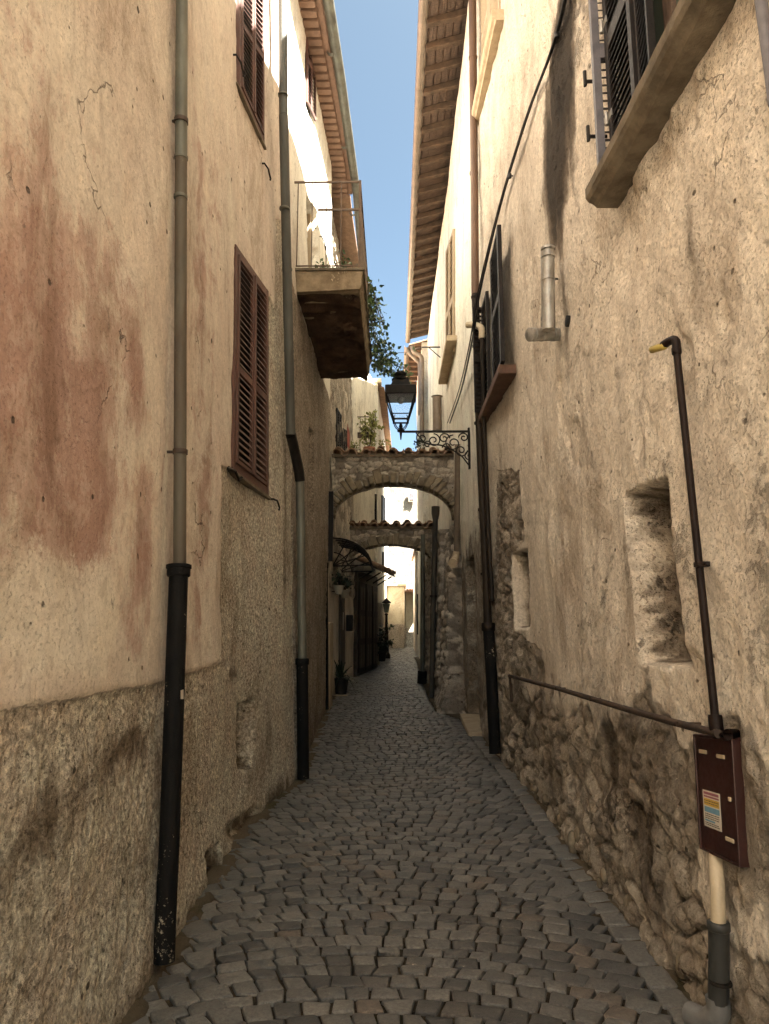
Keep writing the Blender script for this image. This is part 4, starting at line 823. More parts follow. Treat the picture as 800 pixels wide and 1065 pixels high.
shutter_leaf(wd, Qy(XF-.10, XF+.2, yj+.03, yj+.01, WZ+.02, WZ+1.62), np.array([0, -1., 0]), 0, 1, 0, 1, 'shut_grey', 'shut_dark', .036, 34, (.5,), 'shutter', .12)  # frame in lighter grey, skylight on the leaf edge put into its colour
shutter_leaf(wd, Qy(XF+.0, XF+.0, yj-.02, yj-.44, WZ+.02, WZ+1.62), NR, 0, 1, 0, 1, 'shut_dark', 'shut_dark', .036, 34, (.5,), 'shutter', .1)
shutter_leaf(wd, Qy(XF+.02, XF-.02, yj-.44, yj-.70, WZ+.02, WZ+1.62), NR, 0, 1, 0, 1, 'shut_dark', 'shut_dark', .036, 34, (.5,), 'shutter', .1)
for zz in (.35, .95):
    m = MB(); m.box((XF-.03, yj-.075, WZ+zz), (XF-.0365, yj+.01, WZ+zz+.04)); m.tube([(XF-.045, yj-.012, WZ+zz-.02), (XF-.045, yj-.012, WZ+zz+.06)], .012, 8); m.build('hinge', 'steel', wd)
for u, v in ((622, 95), (629, 143)):
    a = R1.at(u, v, .0); m = MB(); a[1] = WY1+.03; m.tube([a+np.array([.05, 0, 0]), a-np.array([.09, 0, 0]), a-np.array([.10, 0, .03]), a-np.array([.10, .0, -.07])], .011, 6); m.build('shutter_hook', 'cast_iron2', H1, smooth=True)
# pale window over the corner, with moulded sill
Q = [R1.p(R1.at(500, 60)[1], R1.at(510, 75)[2]+1.7), R1.p(R1.at(522, 60)[1], R1.at(510, 75)[2]+1.7), R1.p(R1.at(522, 60)[1], R1.at(510, 75)[2]), R1.p(R1.at(500, 60)[1], R1.at(510, 75)[2])]
wd = MB().qbox(Q, NR, 0, 1, 0, 1, -.11, -.09).build('window', 'shut_pale', H1)
shutter_leaf(wd, Q, NR, .03, .5, .01, .99, 'shut_pale', 'shut_pale', -.05, 30, (.5,)); shutter_leaf(wd, Q, NR, .5, .97, .01, .99, 'shut_pale', 'shut_pale', -.05, 30, (.5,))
za = R1.at(499, 133)[2]; m = MB(); ya, yb = R1.at(499, 133)[1], R1.at(524, 30)[1]
for y in np.linspace(yb, ya, 12): X0 = float(R1.x(y, za)); m.v += [(X0+a*.75, float(y), za+b) for a, b in prof]
for i in range(11):
    for k in range(8): m.f.append((8*i+k, 8*i+(k+1) % 8, 8*i+8+(k+1) % 8, 8*i+8+k))
m.f += [tuple(range(8)), tuple(11*8+k for k in reversed(range(8)))]; m.build('sill', 'sill_pale', wd)
# lower dark window with one leaf standing open
zb, zt = R1.at(514, 418)[2], R1.at(513, 296)[2]; y1_, y0_ = q0[1], q1[1]
wd = MB().box((1.24, y0_-.02, zb-.02), (1.3, y1_+.02, zt+.02)).build('window', 'void', H1); X0 = float(R1.x(y1_, zb))
def leaf_open(yh, xo, yo): shutter_leaf(wd, [(X0-.01, yh, zt), (X0-xo, yo, zt), (X0-xo, yo, zb), (X0-.01, yh, zb)], np.array([0, -1., 0]) if abs(yo-yh) < .2 else NR, 0, 1, 0, 1, 'shut_dark', 'shut_dark', .035, 26, (.5,), 'shutter', .1)
leaf_open(y1_, .16, y1_-.03)
Qn = [(X0-.02, y1_-.02, zt), (X0-.02, (y0_+y1_)/2, zt), (X0-.02, (y0_+y1_)/2, zb), (X0-.02, y1_-.02, zb)]; shutter_leaf(wd, Qn, NR, 0, 1, 0, 1, 'shut_dark', 'shut_dark', .035, 26, (.5,), 'shutter', .1)
zz = R1.at(512, 268)[2]; y2_ = R1.at(536, 350)[1]
Qn = [(X0-.03, y0_+.0, zt+.1), (X0-.05, y2_, zt+.1), (X0-.05, y2_, zb), (X0-.03, y0_, zb)]; shutter_leaf(wd, Qn, NR, 0, 1, 0, 1, 'shut_dark', 'shut_dark', .04, 26, (.5,), 'shutter', .1)
sa, sb = R1.at(505, 440), R1.at(536, 403); m = MB(); m.box((min(sa[0], sb[0])-.10, sb[1]-.03, zb-.10), (X0+.2, sa[1]+.08, zb-.005)); m.build('sill', 'sill_red', wd, bevel=.012)
# stones washed bare along the wall foot
random.seed(5)
M['foot_stone'] = basic('washed_foot_stone', (.25, .21, .15), (.14, .11, .075), 7, .9, 0., (1, 1, 1), .006, .15)
for i in range(24):
    m = MB(); y = random.uniform(2.9, 7.6); x = rx(y)-random.uniform(-.03, .035); r = random.uniform(.025, .06); z = gz(y)+random.uniform(.0, .13); an = random.uniform(0, 3); K = 10; b = len(m.v)
    sx, sy, sz = r*.55, r*random.uniform(.7, 1.1), r*random.uniform(.7, 1.4)
    for u in range(7):
        for k in range(K):
            th = math.pi*u/6; ph = 2*math.pi*k/K; w_ = 1+random.gauss(0, .05); e = math.copysign(abs(math.cos(ph))**.8, math.cos(ph)); f = math.copysign(abs(math.sin(ph))**.8, math.sin(ph))
            m.v.append((x+sx*math.sin(th)**.8*e*w_, y+sy*math.sin(th)**.8*f*w_, z+sz*math.cos(th)*w_))
    for u in range(6):
        for k in range(K): m.f.append((b+u*K+k, b+u*K+(k+1) % K, b+(u+1)*K+(k+1) % K, b+(u+1)*K+k))
    m.build('footing_stone', 'foot_stone', H1, smooth=True)

# ---- things on the near right wall
R1o = lambda u, v, off=.05: R1.at(u, v, off)
gp = thing('gas_pipe', R1.at(742, 760), 'dark brown gas riser with yellow capped bend beside the square niche', 'gas pipe')
top = R1o(703, 358); bot = R1o(744.5, 752)
pipe(gp, 'riser', [top+(bot-top)*t for t in np.linspace(0, 1, 6)], .0155, 'gas')
pipe(gp, 'bend', curve_pts([top-(bot-top)*-.03, top+np.array([0, .0, .015]), top+np.array([-.01, .035, .03]), R1o(690, 359, .07)], 5), .019, 'gas')
e0, e1 = R1o(692, 359.5, .07), R1o(677.5, 364, .085); pipe(gp, 'yellow_cap', [e0, e0+(e1-e0)*.05, e0+(e1-e0)*.93, e1], [.012, .017, .017, .012], 'yellow')
collar(gp, 'coupling', top+(bot-top)*.02, bot-top, .021, .03, 'gas'); collar(gp, 'coupling', bot, bot-top, .026, .06, 'gas')
m = MB(); k = R1o(730, 587, .05); m.tube([k+np.array([0, .03, 0]), k-np.array([0, .05, 0])], .007, 6); m.tube([k-np.array([0, .05, 0]), R1.at(735, 587, -.03)], .009, 6); m.box(k+np.array([-.024, -.022, -.01]), k+np.array([.024, .022, .01])); m.build('wall_clip', 'gas', gp)
hp = thing('horizontal_pipe', R1.at(640, 735), 'thin rusty iron pipe running level along the rubble footing to the meter box', 'pipe')
pts = [R1o(u, v, .06) for u, v in ((530, 703), (580, 716), (650, 737), (700, 751), (747, 763))]; pipe(hp, 'run', pts, .016, 'rust_pipe'); pipe(hp, 'dropped_end', [pts[0], R1o(531, 712, .055), R1o(532.5, 730, .05)], .013, 'rust_pipe')
a = R1o(745, 763, .05); pipe(hp, 'elbow', [a, R1o(757, 764, .04), R1.at(766, 764, -.06)], .021, 'gas')
for u, v in ((580, 716), (616, 727), (708, 753)): bracket(hp, R1, R1o(u, v, .06), .016)
# meter box
mbx = thing('meter_box', R1.at(750, 890), 'dark red brown metal meter cupboard door with a printed label in the right wall', 'meter box')
Q = quad(R1, (726, 766), (764, 771), (772, 899), (733, 881), .012)
MB().qbox(Q, NR, 0, 1, 0, 1, -.06, .012).build('door', 'box_red', mbx, bevel=.004)
m = MB()
for s0, s1, t0, t1 in ((-.04, .0, -.02, 1.02), (1., 1.04, -.02, 1.02), (0, 1, -.025, 0), (0, 1, 1., 1.02)): m.qbox(Q, NR, s0, s1, t0, t1, -.06, .017)
m.build('frame', 'box_red', mbx, bevel=.003)
for s, t in ((.13, .11), (.62, .125), (.86, .47), (.73, .81)):
    w_ = .2 if s != .86 else .06; m = MB(); m.qbox(Q, NR, s, s+w_, t, t+.035, .0125, .018); m.build('hinge_plate', 'rust_pale', mbx, bevel=.002) if 'rust_pale' in M else m.build('hinge_plate', 'pvc_pale', mbx, bevel=.002)
lab = MB().qbox(Q, NR, .14, .62, .47, .79, .0125, .0135).build('label_sticker', 'paper', mbx)
m = MB(); m.qbox(Q, NR, .17, .59, .482, .505, .0136, .0141); m.qbox(Q, NR, .17, .59, .515, .53, .0136, .0141); m.build('print_heading', 'ink_r', lab)
m = MB(); m.qbox(Q, NR, .17, .59, .54, .60, .0136, .0141); m.build('print_band', 'ink_y', lab)
m = MB(); m.qbox(Q, NR, .17, .59, .612, .66, .0136, .0141); m.qbox(Q, NR, .17, .45, .725, .74, .0136, .0141); m.build('print_block', 'ink_b', lab)
m = MB(); random.seed(9)
for t in (.555, .575, .672, .69, .708, .75, .766):
    s = .18
    while s < .56: e = s+random.uniform(.015, .06); m.qbox(Q, NR, s, min(e, .58), t, t+.008, .0142, .0146); s = e+.012
m.build('print_lines', 'ink', lab)
cd = thing('conduit', R1.at(746, 1040), 'pale plastic conduit dropping from the meter box into a dark grey sleeve', 'conduit')
a = [R1o(u, v, o) for u, v, o in ((743.5, 884, -.01), (745, 900, .02), (746.5, 925, .05), (747.5, 968, .055))]; pipe(cd, 'pale_conduit', a, .027, 'pvc_pale'); b = [R1o(u, v, .055) for u, v in ((747.5, 963), (748, 1000), (747, 1052))]; pipe(cd, 'grey_sleeve', b, .037, 'pvc_grey', 14)
e = b[-1]; pipe(cd, 'elbow', curve_pts([e+np.array([0, 0, .05]), e-np.array([.0, .0, .0]), e+np.array([-.03, .03, -.045]), e+np.array([-.07, .1, -.055])], 5), .043, 'pvc_blue', 14); collar(cd, 'sleeve_rim', b[0], (0, 0, 1), .041, .03, 'pvc_grey')
for zz in (R1.at(748, 1005)[2],): collar(cd, 'strap', np.array([b[1][0], b[1][1], zz]), (0, 0, 1), .040, .012, 'cast_iron2')
# flue
fl = thing('flue_pipe', R1.at(570, 345), 'sooty steel flue with a tee, standing on the wall below a black smoke stain', 'flue')
a = [R1o(u, v, .14) for u, v in ((569.5, 258), (570.5, 343))]; pipe(fl, 'stack', a, .048, 'steel', 16)
for v in (259, 267, 291, 331, 337): collar(fl, 'seam_band', R1o(570, v, .14), (0, 0, 1), .051, .02, 'steel')
MB().tube([R1o(569.5, 257.6, .14)+np.array([0, 0, .001]), R1o(569.5, 257, .14)], .042, 14).build('dark_mouth', 'void', fl)  # near-black disc closing the top of the stack
c0, c1 = R1o(588, 347, .06), R1o(549, 349, .2); c0 = R1.at(583, 348, -.02); c1 = R1o(551, 348, .24); dv = (c1-c0); pipe(fl, 'tee', [c0+dv*t for t in (0, .5, 1)], .046, 'steel', 16)
for t in (.25, .62, .86, .97): collar(fl, 'tee_band', c0+dv*t, dv, .05, .024, 'steel')
m = MB(); q = R1o(571, 290, .14); m.tube([q, R1.at(581, 290, -.02)], .008, 6); m.build('bracket', 'cast_iron2', fl)
hole = MB(); q = R1.at(589, 334, .012); hole.tube([q+np.array([.03, 0, 0]), q], [.04, .04], 14); hole.build('hole_shade', 'void', fl)  # dark disc standing in for the shade inside a hole
# brown downpipe at the corner of the near house
dp = thing('drainpipe', on_ground(515, 786), 'tall brown drainpipe turning black below, at the corner beside the dark window', 'drainpipe', 'drainpipes down the alley walls')
Dp = [R1.at(u, v, .09) for u, v in ((491, -40), (493, 150), (494.5, 312))]; Ep = [R1.at(u, v, .09) for u, v in ((494.5, 306), (497, 400), (501, 500), (506, 600), (508, 660))]; Fp = [R1.at(u, v, .09) for u, v in ((508, 652), (511, 700), (515, 784))]
Dp = [np.array([q[0], min(q[1], 8.3), q[2]]) for q in Dp]; pipe(dp, 'upper_pipe', Dp, .048, 'copper'); pipe(dp, 'middle_pipe', Ep, .046, 'dark_pipe'); pipe(dp, 'cast_iron_boot', Fp, .062, 'cast_iron', 14); collar(dp, 'socket', Fp[0], (0, 0, 1), .075, .09, 'dark_pipe')
for u, v in ((492, 60), (493, 180), (494.5, 309), (496, 360), (498, 440), (502, 530), (505, 597)): collar(dp, 'collar', R1.at(u, v, .09), (0, 0, 1), .055, .03, 'dark_pipe' if v > 300 else 'copper')
ov = thing('overflow_pipe', R1.at(500, 345), 'slim side pipe with a pale elbow on top, strapped beside the brown drainpipe', 'pipe')
a = R1.at(501, 342, .08); pipe(ov, 'pale_elbow', curve_pts([R1.at(486, 338, .2), R1.at(494, 338, .12), a+np.array([0, 0, -.0]), R1.at(501.5, 352, .08)], 5), .04, 'pvc_pale'); pipe(ov, 'riser', [R1.at(501.5, 350, .08), R1.at(503.5, 440, .08), R1.at(507.5, 540, .08), R1.at(512, 625, .08)], .026, 'dark_pipe')
# cables
cb = thing('cable_bundle', R1.at(545, 130), 'pair of black cables sagging along the upper right wall towards the lamp', 'cable')
for k, (o, dv) in enumerate(((.04, 0), (.055, 5))):
    P = [R1.at(u-dv*.5, v+dv, o) for u, v in ((596, -40), (587, 5), (574, 52), (548, 122), (521, 212))]+[R1.at(u-dv*.6, v+dv, .14) for u, v in ((500, 300), (492, 350))]+[R2.at(u-dv*.5, v, .06) for u, v in ((480, 405), (468, 440))]
    pipe(cb, 'cable', curve_pts(P, 5), .012 if k == 0 else .008, 'cable', 6)
for u, v in ((579, 37), (530, 183)): m = MB(); q = R1.at(u, v, .05); m.tube([q, R1.at(u+4, v, -.02)], .008, 6); m.tube([q-np.array([0, 0, .02]), q+np.array([0, 0, .02])], .02, 8); m.build('cable_clip', 'cable', cb)
P = [R2.at(u, v, .05) for u, v in ((484, 402), (474, 440))]+[R2.at(463, 462, .05)]; 
# ridge pipe top right
rp = thing('drainpipe', R1.at(788, 50), 'grey drainpipe just entering at the upper right beside the stone window sill', 'drainpipe', 'drainpipes down the alley walls')
pipe(rp, 'pipe', [R1.at(786, -40, .05), R1.at(797, 40, .05), R1.at(806, 108, .05)], .02, 'shut_grey')

# ================================================================== RIGHT HOUSE beyond the drainpipe
H2 = thing('cream_house', (1.1, 14, .4), 'cream plaster house with deep timber eaves and gutter against the sky', 'house')
p = WP(R2, yspace(8.4, 20.5, .035, .06), .2, 10.3, .045); Y, Z = p.Y, p.Z
lowf = fbm(Y*1.0, Z*.6, 4, 221)-.5; finf = fbm(Y*14, Z*14, 3, 223)-.5; hs, g, c = p.stones(.22, 1.2, 231)
st_ = np.clip(ss(2.6, 1.6, Z-gz(Y)+lowf*1.6)*ss(11, 12.2, Y)+ss(1.6, 1., Z-gz(Y)+lowf)*.8*ss(9.3, 8.8, Y)+ss(.55, .25, Z-gz(Y)+lowf*.8)*.9, 0, 1); p.m2[..., 0] = st_; p.m2[..., 1] = c*ss(0, .12, g); sm = ss(.4, .6, st_)
p.m1[..., 1] = np.clip(ss(4.2, 2.5, Z+lowf)*.55, 0, 1); p.m1[..., 2] = np.clip(.35*ss(5, 2, Z)+.3*ss(.5, .75, fbm(Y*3, Z*.3, 4, 225)), 0, 1); p.m2[..., 2] = .3*ss(.4, .6, fbm(Y*2, Z*.4, 4, 226))*(1-sm)
p.d = lowf*.04+finf*.012+sm*(hs*.06-.03)
DY0, DY1 = 9.75, 10.85; dz1 = gz(10.)+2.3; p.d[(Y > DY0) & (Y < DY1) & (Z < dz1)] = -.3
p.finish('wall', 'pl_r2', H2)
roof_slab(H2, R2, 8.42, 20.6, EZR+.02, .62, .3)
dr = MB().box((1.36, DY0-.05, .2), (1.42, DY1+.05, dz1+.05)).build('door', 'wood_dark', H2)
m = MB()
for k in range(4):
    for j in range(2): y = DY0+.1+j*.48; z = gz(10)+.15+k*.52; m.box((1.345, y, z), (1.362, y+.38, z+.44))
m.build('door_panels', 'wood_dark', dr, bevel=.006); MB().tube([(1.345, DY0+.5, gz(10)+1.05), (1.31, DY0+.5, gz(10)+1.05)], .02, 8).build('handle', 'rust_pipe', dr)
MB().hexa([(.93, 9.3, gz(9.3)-.02), (1.3, 9.3, gz(9.3)-.02), (1.3, 10.9, gz(10.9)-.02), (.97, 10.9, gz(10.9)-.02), (.93, 9.3, gz(9.3)+.05), (1.3, 9.3, gz(9.3)+.05), (1.3, 10.9, gz(10.9)+.05), (.97, 10.9, gz(10.9)+.05)]).build('doorstep', 'pale_stone', H2, bevel=.012)
# deep eaves: boards, rafters, gutter
xo = .50; m = MB(); m.hexa([(xo, 8.42, EZR-.035), (1.2, 8.42, EZR+.17), (1.2, 20.55, EZR+.17), (xo, 20.55, EZR-.035), (xo, 8.42, EZR-.015), (1.2, 8.42, EZR+.19), (1.2, 20.55, EZR+.19), (xo, 20.55, EZR-.015)]); sf = m.build('soffit_boards', 'wood_board', H2)
m = MB()
for k in range(5):
    x = xo+.05+k*.12; z = EZR-.035+(x-xo)*.293; m.hexa([(x, 8.43, z-.014), (x+.10, 8.43, z+.012), (x+.10, 20.54, z+.012), (x, 20.54, z-.014), (x, 8.43, z-.004), (x+.10, 8.43, z+.026), (x+.10, 20.54, z+.026), (x, 20.54, z-.004)])
m.build('plank_edges', 'wood_board', sf)
for i in range(27):
    y = 8.6+i*.45; m = MB(); w_ = .04+random.uniform(-.004, .008); m.hexa([(xo-.0, y-w_, EZR-.15), (1.2, y-w_, EZR+.03), (1.2, y+w_, EZR+.03), (xo, y+w_, EZR-.15), (xo, y-w_, EZR-.05), (1.2, y-w_, EZR+.152), (1.2, y+w_, EZR+.152), (xo, y+w_, EZR-.05)]); m.build('rafter', 'wood', H2, bevel=.008)
gutter_run(H2, [(xo-.06, 8.35, EZR-.02), (xo-.06, 14, EZR-.05), (xo-.06, 20.6, EZR-.08)], .075, 'gutter')
tile_row(H2, (xo-.02, 8.5, EZR+.03), (xo-.02, 20.5, EZR+.03), (1, 0, .3), 0, 58, .085, .5, 'tile', 'roof_tile')
A20 = lambda u, v, Yd=20.4: at_depth(u, v, Yd)
ep = MB().tube(curve_pts([A20(429, 360), A20(430.5, 366), A20(437, 370), A20(439, 376), A20(439, 400), A20(439, 455)], 4), .07, 10).build('end_downpipe', 'gutter', H2, smooth=True)
Q = quad(R2, (466, 262), (474, 238), (474, 366), (466, 388)); wd = MB().qbox(Q, NR, 0, 1, 0, 1, .004, .02).build('window', 'shut_pale', H2)
shutter_leaf(wd, Q, NR, 0, .5, 0, 1, 'shut_pale', 'shut_pale', .05, 24); shutter_leaf(wd, Q, NR, .5, 1, 0, 1, 'shut_pale', 'shut_pale', .05, 24)
sa, sb = R2.at(465, 396), R2.at(476, 368); MB().box((.9, sb[1], sa[2]-.08), (1.3, sa[1], sa[2]+.02)).build('sill', 'sill_pale', wd, bevel=.01)
m = MB(); a, b = R2.at(458, 361), R2.at(458, 361)-np.array([.42, 0, 0]); m.tube([a+np.array([.1, 0, 0]), b], .016, 6); m.tube([b+np.array([.15, 0, 0]), a-np.array([0, 0, .25])], .01, 6); m.build('iron_bracket', 'cast_iron2', H2)
a = R2.at(455, 448, .12); MB().tube([a, a+np.array([0, 0, .75]), a+np.array([0, 0, .77])], [.1, .1, .13], 12).build('flue_stub', 'gutter', H2, smooth=True)
sp = thing('drainpipe', R2.at(475, 583), 'short pale spout pipe with flared lower end, right of the arches', 'drainpipe', 'drainpipes down the alley walls')
pipe(sp, 'pipe', [R2.at(476, 462, .09), R2.at(475.5, 530, .09), R2.at(475, 575, .09)], .045, 'gutter'); pipe(sp, 'spout', [R2.at(475, 574, .09), R2.at(474, 580, .11), R2.at(471, 586, .2)], [.05, .06, .07], 'sill_pale')

# stone pier and low wall under the arches on the right
bt = thing('stone_buttress', (1.0, 12., .36), 'rugged stone buttress carrying the right end of the first arch', 'buttress')
def rubble_block(name, par, x0, x1, y0, y1, ztop, seed, mat='rubble', taper=.1, size=.16, attop=.0, n=26):
    """stone pier: front (-y) and inner (-x) faces as displaced sheets with a closed top"""
    perim = [(x1, y0), (x0, y0), (x0, y1)]; L = [0, x1-x0, x1-x0+y1-y0]; S = np.linspace(0, L[-1], int(L[-1]/.03)); zb = float(gz(y0))-.05; Zs = np.arange(zb, ztop, .03)
    SS, ZZ = np.meshgrid(S, Zs); X = np.interp(SS, L, [q[0] for q in perim]); Yq = np.interp(SS, L, [q[1] for q in perim])
    f1, f2, c = worley(SS/(size*1.4)+fbm(SS*4, ZZ*4, 3, seed)*.8, ZZ/(size*.8), seed+1); g = f2-f1; d = .05*ss(.02, .35, g)*(.4+.6*c)+(fbm(SS*5, ZZ*5, 4, seed+2)-.5)*.09
    k = (ZZ-zb)/(ztop-zb); nx = np.where(SS > L[1]-.02, -1., -.2); ny = np.where(SS < L[1]+.02, -1., -.0)
    X = X+nx*d+k*taper; Yq = Yq+ny*d+k*taper*.3*(ny < -.5); V = np.stack([X, Yq, ZZ], -1); m1 = np.zeros(V.shape); m2 = np.zeros(V.shape); m2[..., 0] = 1; m2[..., 1] = c*ss(0, .12, g); m1[..., 2] = .35*ss(.5, 0, ZZ-zb)
    T = V[-1].copy(); T[:, 0] = x1+.05; V = np.concatenate([V, T[None]]); m1 = np.concatenate([m1, m1[-1:]]); m2 = np.concatenate([m2, m2[-1:]])
    return grid_mesh(name, V.reshape(-1, 3), V.shape[0], V.shape[1], mat, par, dict(m1=m1.reshape(-1, 3), m2=m2.reshape(-1, 3)))
rubble_block('pier', bt, .78, 1.16, 11.55, 12.7, 3.3, 301, taper=.2)
rubble_block('footing', bt, .70, 1.16, 11.35, 12.9, .95, 303, taper=.22)
lw = thing('rubble_wall', (.8, 15, .45), 'dark rough rubble wall between the two arches, with a small recess', 'wall')
rubble_block('masonry', lw, .76, 1.2, 12.75, 20.5, 3.4, 311, taper=.1)
MB().box((.68, 13.2, 1.35), (.72, 13.6, 2.05)).build('recess', 'void', lw)  # flat dark panel standing in for the shade of a hollow
dp = thing('drainpipe', on_ground(449, 725), 'leaning dark drainpipe in front of the rubble wall, right of the lower arch', 'drainpipe', 'drainpipes down the alley walls')
g0 = on_ground(449, 726); P = lambda u, v: at_depth(u, v, g0[1]); pipe(dp, 'pipe', [P(449, 726), P(450.5, 640), P(453, 532)], .05, 'pipe_drab'); pipe(dp, 'hopper_head', [P(453, 540), P(453, 534), P(453.2, 527)], [.055, .075, .078], 'pipe_drab'); collar(dp, 'collar', P(451, 620), (0, 0, 1), .065, .04, 'dark_pipe')
dp = thing('drainpipe', on_ground(438, 709), 'straight greyish drainpipe with a dark boot near the end of the alley on the right', 'drainpipe', 'drainpipes down the alley walls')
g0 = on_ground(438.5, 711); P2 = lambda u, v: at_depth(u, v, g0[1]); pipe(dp, 'pipe', [P2(439.5, 700), P2(440, 556)], .05, 'zinc'); pipe(dp, 'cast_iron_boot', [P2(438.6, 712), P2(439.4, 698)], .1, 'cast_iron')

# ================================================================== STREET LANTERN on its wrought bracket
LY = 9.9; LP = lambda u, v: at_depth(u, v, LY); s_ = LY/F
ln = thing('street_lantern', LP(417, 449), 'black four sided street lantern on a scrolled wrought iron wall bracket', 'street lamp')
c = LP(417, 449); wx = float(R2.x(LY, c[2]))
bar = MB(); bar.box((c[0]-.02, LY-.014, c[2]-.014), (wx+.05, LY+.014, c[2]+.014)); bar.tube([c+np.array([0, 0, -.12]), c+np.array([0, 0, .0])], [.008, .022], 8); bar.box((wx-.03, LY-.03, c[2]-.55), (wx+.01, LY+.03, c[2]+.05)); bar.build('bracket_arm', 'cast_iron2', ln)
sc_ = MB()
def scroll(cx, cz, r, a0, turns, dirn=1, n=40, r1=.2):
    P = []
    for k in range(n+1):
        t = k/n; a = a0+dirn*turns*2*math.pi*t; rr = r*(1-t*(1-r1)); P.append((cx+rr*math.cos(a), LY, cz+rr*math.sin(a)))
    sc_.tube(P, .0095, 5)
x0 = c[0]
for (dx, dz, r, a0, tn, dr_) in ((.30, -.09, .085, math.pi/2, 1.4, 1), (.47, -.13, .10, math.pi/2, 1.5, -1), (.62, -.10, .08, 0, 1.4, 1), (.75, -.17, .12, math.pi/2, 1.6, 1), (.90, -.09, .075, math.pi, 1.4, -1), (.86, -.28, .09, 0, 1.5, -1), (.98, -.36, .075, math.pi/2, 1.4, 1), (.66, -.24, .07, math.pi, 1.3, -1), (.38, -.19, .055, 0, 1.3, 1), (1.0, -.20, .07, math.pi/2, 1.3, -1)): scroll(x0+dx, c[2]+dz, r, a0, tn, dr_)
sc_.tube(curve_pts([(x0+.22, LY, c[2]-.02), (x0+.36, LY, c[2]-.17), (x0+.6, LY, c[2]-.21), (x0+.84, LY, c[2]-.34), (wx-.02, LY, c[2]-.5)], 6), .011, 6); sc_.build('scrollwork', 'cast_iron2', ln)
st_ = MB(); zb = LP(417, 437)[2]; st_.lathe(c, [(.05, .0), (.055, .02), (.02, .04), (.03, .08), (.016, .12)], 12)
for sx in (-1, 1):
    for sy in (-1, 1): st_.tube(curve_pts([c+np.array([0, 0, .03]), c+np.array([sx*.06, sy*.06, .06]), c+np.array([sx*.10, sy*.10, zb-c[2]-.02]), c+np.array([sx*.085, sy*.085, zb-c[2]+.05])], 4), .008, 5)
st_.build('cradle', 'cast_iron2', ln)
zt_ = LP(417, 414)[2]; bw, tw = .105, .20; fr = MB()
for sx, sy in ((-1, -1), (1, -1), (1, 1), (-1, 1)): fr.tube([c+np.array([sx*bw, sy*bw, zb-c[2]]), c+np.array([sx*tw, sy*tw, zt_-c[2]])], .011, 4)
def sqring(m, hw, z, w_=.012, h=.02):
    for a, b in (((-hw-w_, -hw-w_), (hw+w_, -hw+w_)), ((-hw-w_, hw-w_), (hw+w_, hw+w_))): m.box((c[0]+a[0], LY+a[1], z), (c[0]+b[0], LY+b[1], z+h))
    for sx in (-1, 1): m.box((c[0]+sx*hw-w_, LY-hw+w_, z), (c[0]+sx*hw+w_, LY+hw-w_, z+h))
sqring(fr, bw, zb-.02); sqring(fr, bw*1.12, zb+.06, .008, .012); fr.build('frame', 'cast_iron2', ln)
gl = MB()
for k in range(4):
    a = math.pi/2*k; ca, sa = math.cos(a), math.sin(a); Rt = lambda x, y: np.array([x*ca-y*sa, x*sa+y*ca, 0])
    gl.add([c+Rt(-bw*.95, -bw)+[0, 0, zb-c[2]], c+Rt(bw*.95, -bw)+[0, 0, zb-c[2]], c+Rt(tw*.95, -tw)+[0, 0, zt_-c[2]], c+Rt(-tw*.95, -tw)+[0, 0, zt_-c[2]]], [(0, 1, 2, 3)])
gl.build('glass', 'lamp_glass', ln)
hd = MB(); k2 = math.sqrt(2); zr = zt_-c[2]
hd.lathe(c, [(tw*k2*.98, zr-.0), (tw*k2*1.12, zr+.0), (tw*k2*1.12, zr+.125), (tw*k2*1.04, zr+.135), (.145*k2, zr+.15), (.11*k2, zr+.24), (.10*k2, zr+.26)], 4, math.pi/4); hd.build('hood', 'cast_iron2', ln, bevel=.006)
fn = MB(); fn.lathe(c, [(.13, zr+.262), (.13, zr+.285), (.05, zr+.30), (.045, zr+.33), (.09, zr+.345), (.095, zr+.365), (.07, zr+.39), (.03, zr+.405), (.012, zr+.42)], 14); fn.build('finial', 'cast_iron2', ln, smooth=True)
MB().lathe(c, [(.03, zr-.08), (.05, zr-.06), (.05, zr-.0)], 10).build('bulb_holder', 'pot_dark', ln)
# ================================================================== FAR END of the alley
B4 = thing('pale_far_house', (-.5, 22, .6), 'pale cream house with dark shutters rising beyond the arches on the left', 'house')
p = WP(L4, yspace(17., 31, .07, .07), .35, 8.6, .08); p.d = (fbm(p.Y*2, p.Z*2, 3, 401)-.5)*.03; p.m1[..., 1] = ss(1.9, 1.6, p.Z-gz(p.Y)); p.finish('wall', 'pl_cream', B4, 5.)
fx = np.linspace(-3., -.44, 30); fz = np.arange(3.3, 8.65, .1)
X, Zg = np.meshgrid(fx, fz); V = np.stack([X, 20.5+0*X, Zg], -1).reshape(-1, 3); ze = np.zeros((len(V), 3))
MB().box((-3., 16.98, 3.2), (-1.02, 17.3, 7.0)).build('end_wall', 'pl_cream', B4)
roof_slab(B4, L4, 20.2, 31, 8.7, .22, .2, 5.)
m = MB(); m.box((-3., 20.0, 3.4), (-.47, 20.4, 8.75)); m.build('front_gable', 'pl_cream', B4); MB().box((-3.1, 19.9, 8.751), (-.36, 20.6, 8.86)).build('cornice', 'sill_pale', B4)
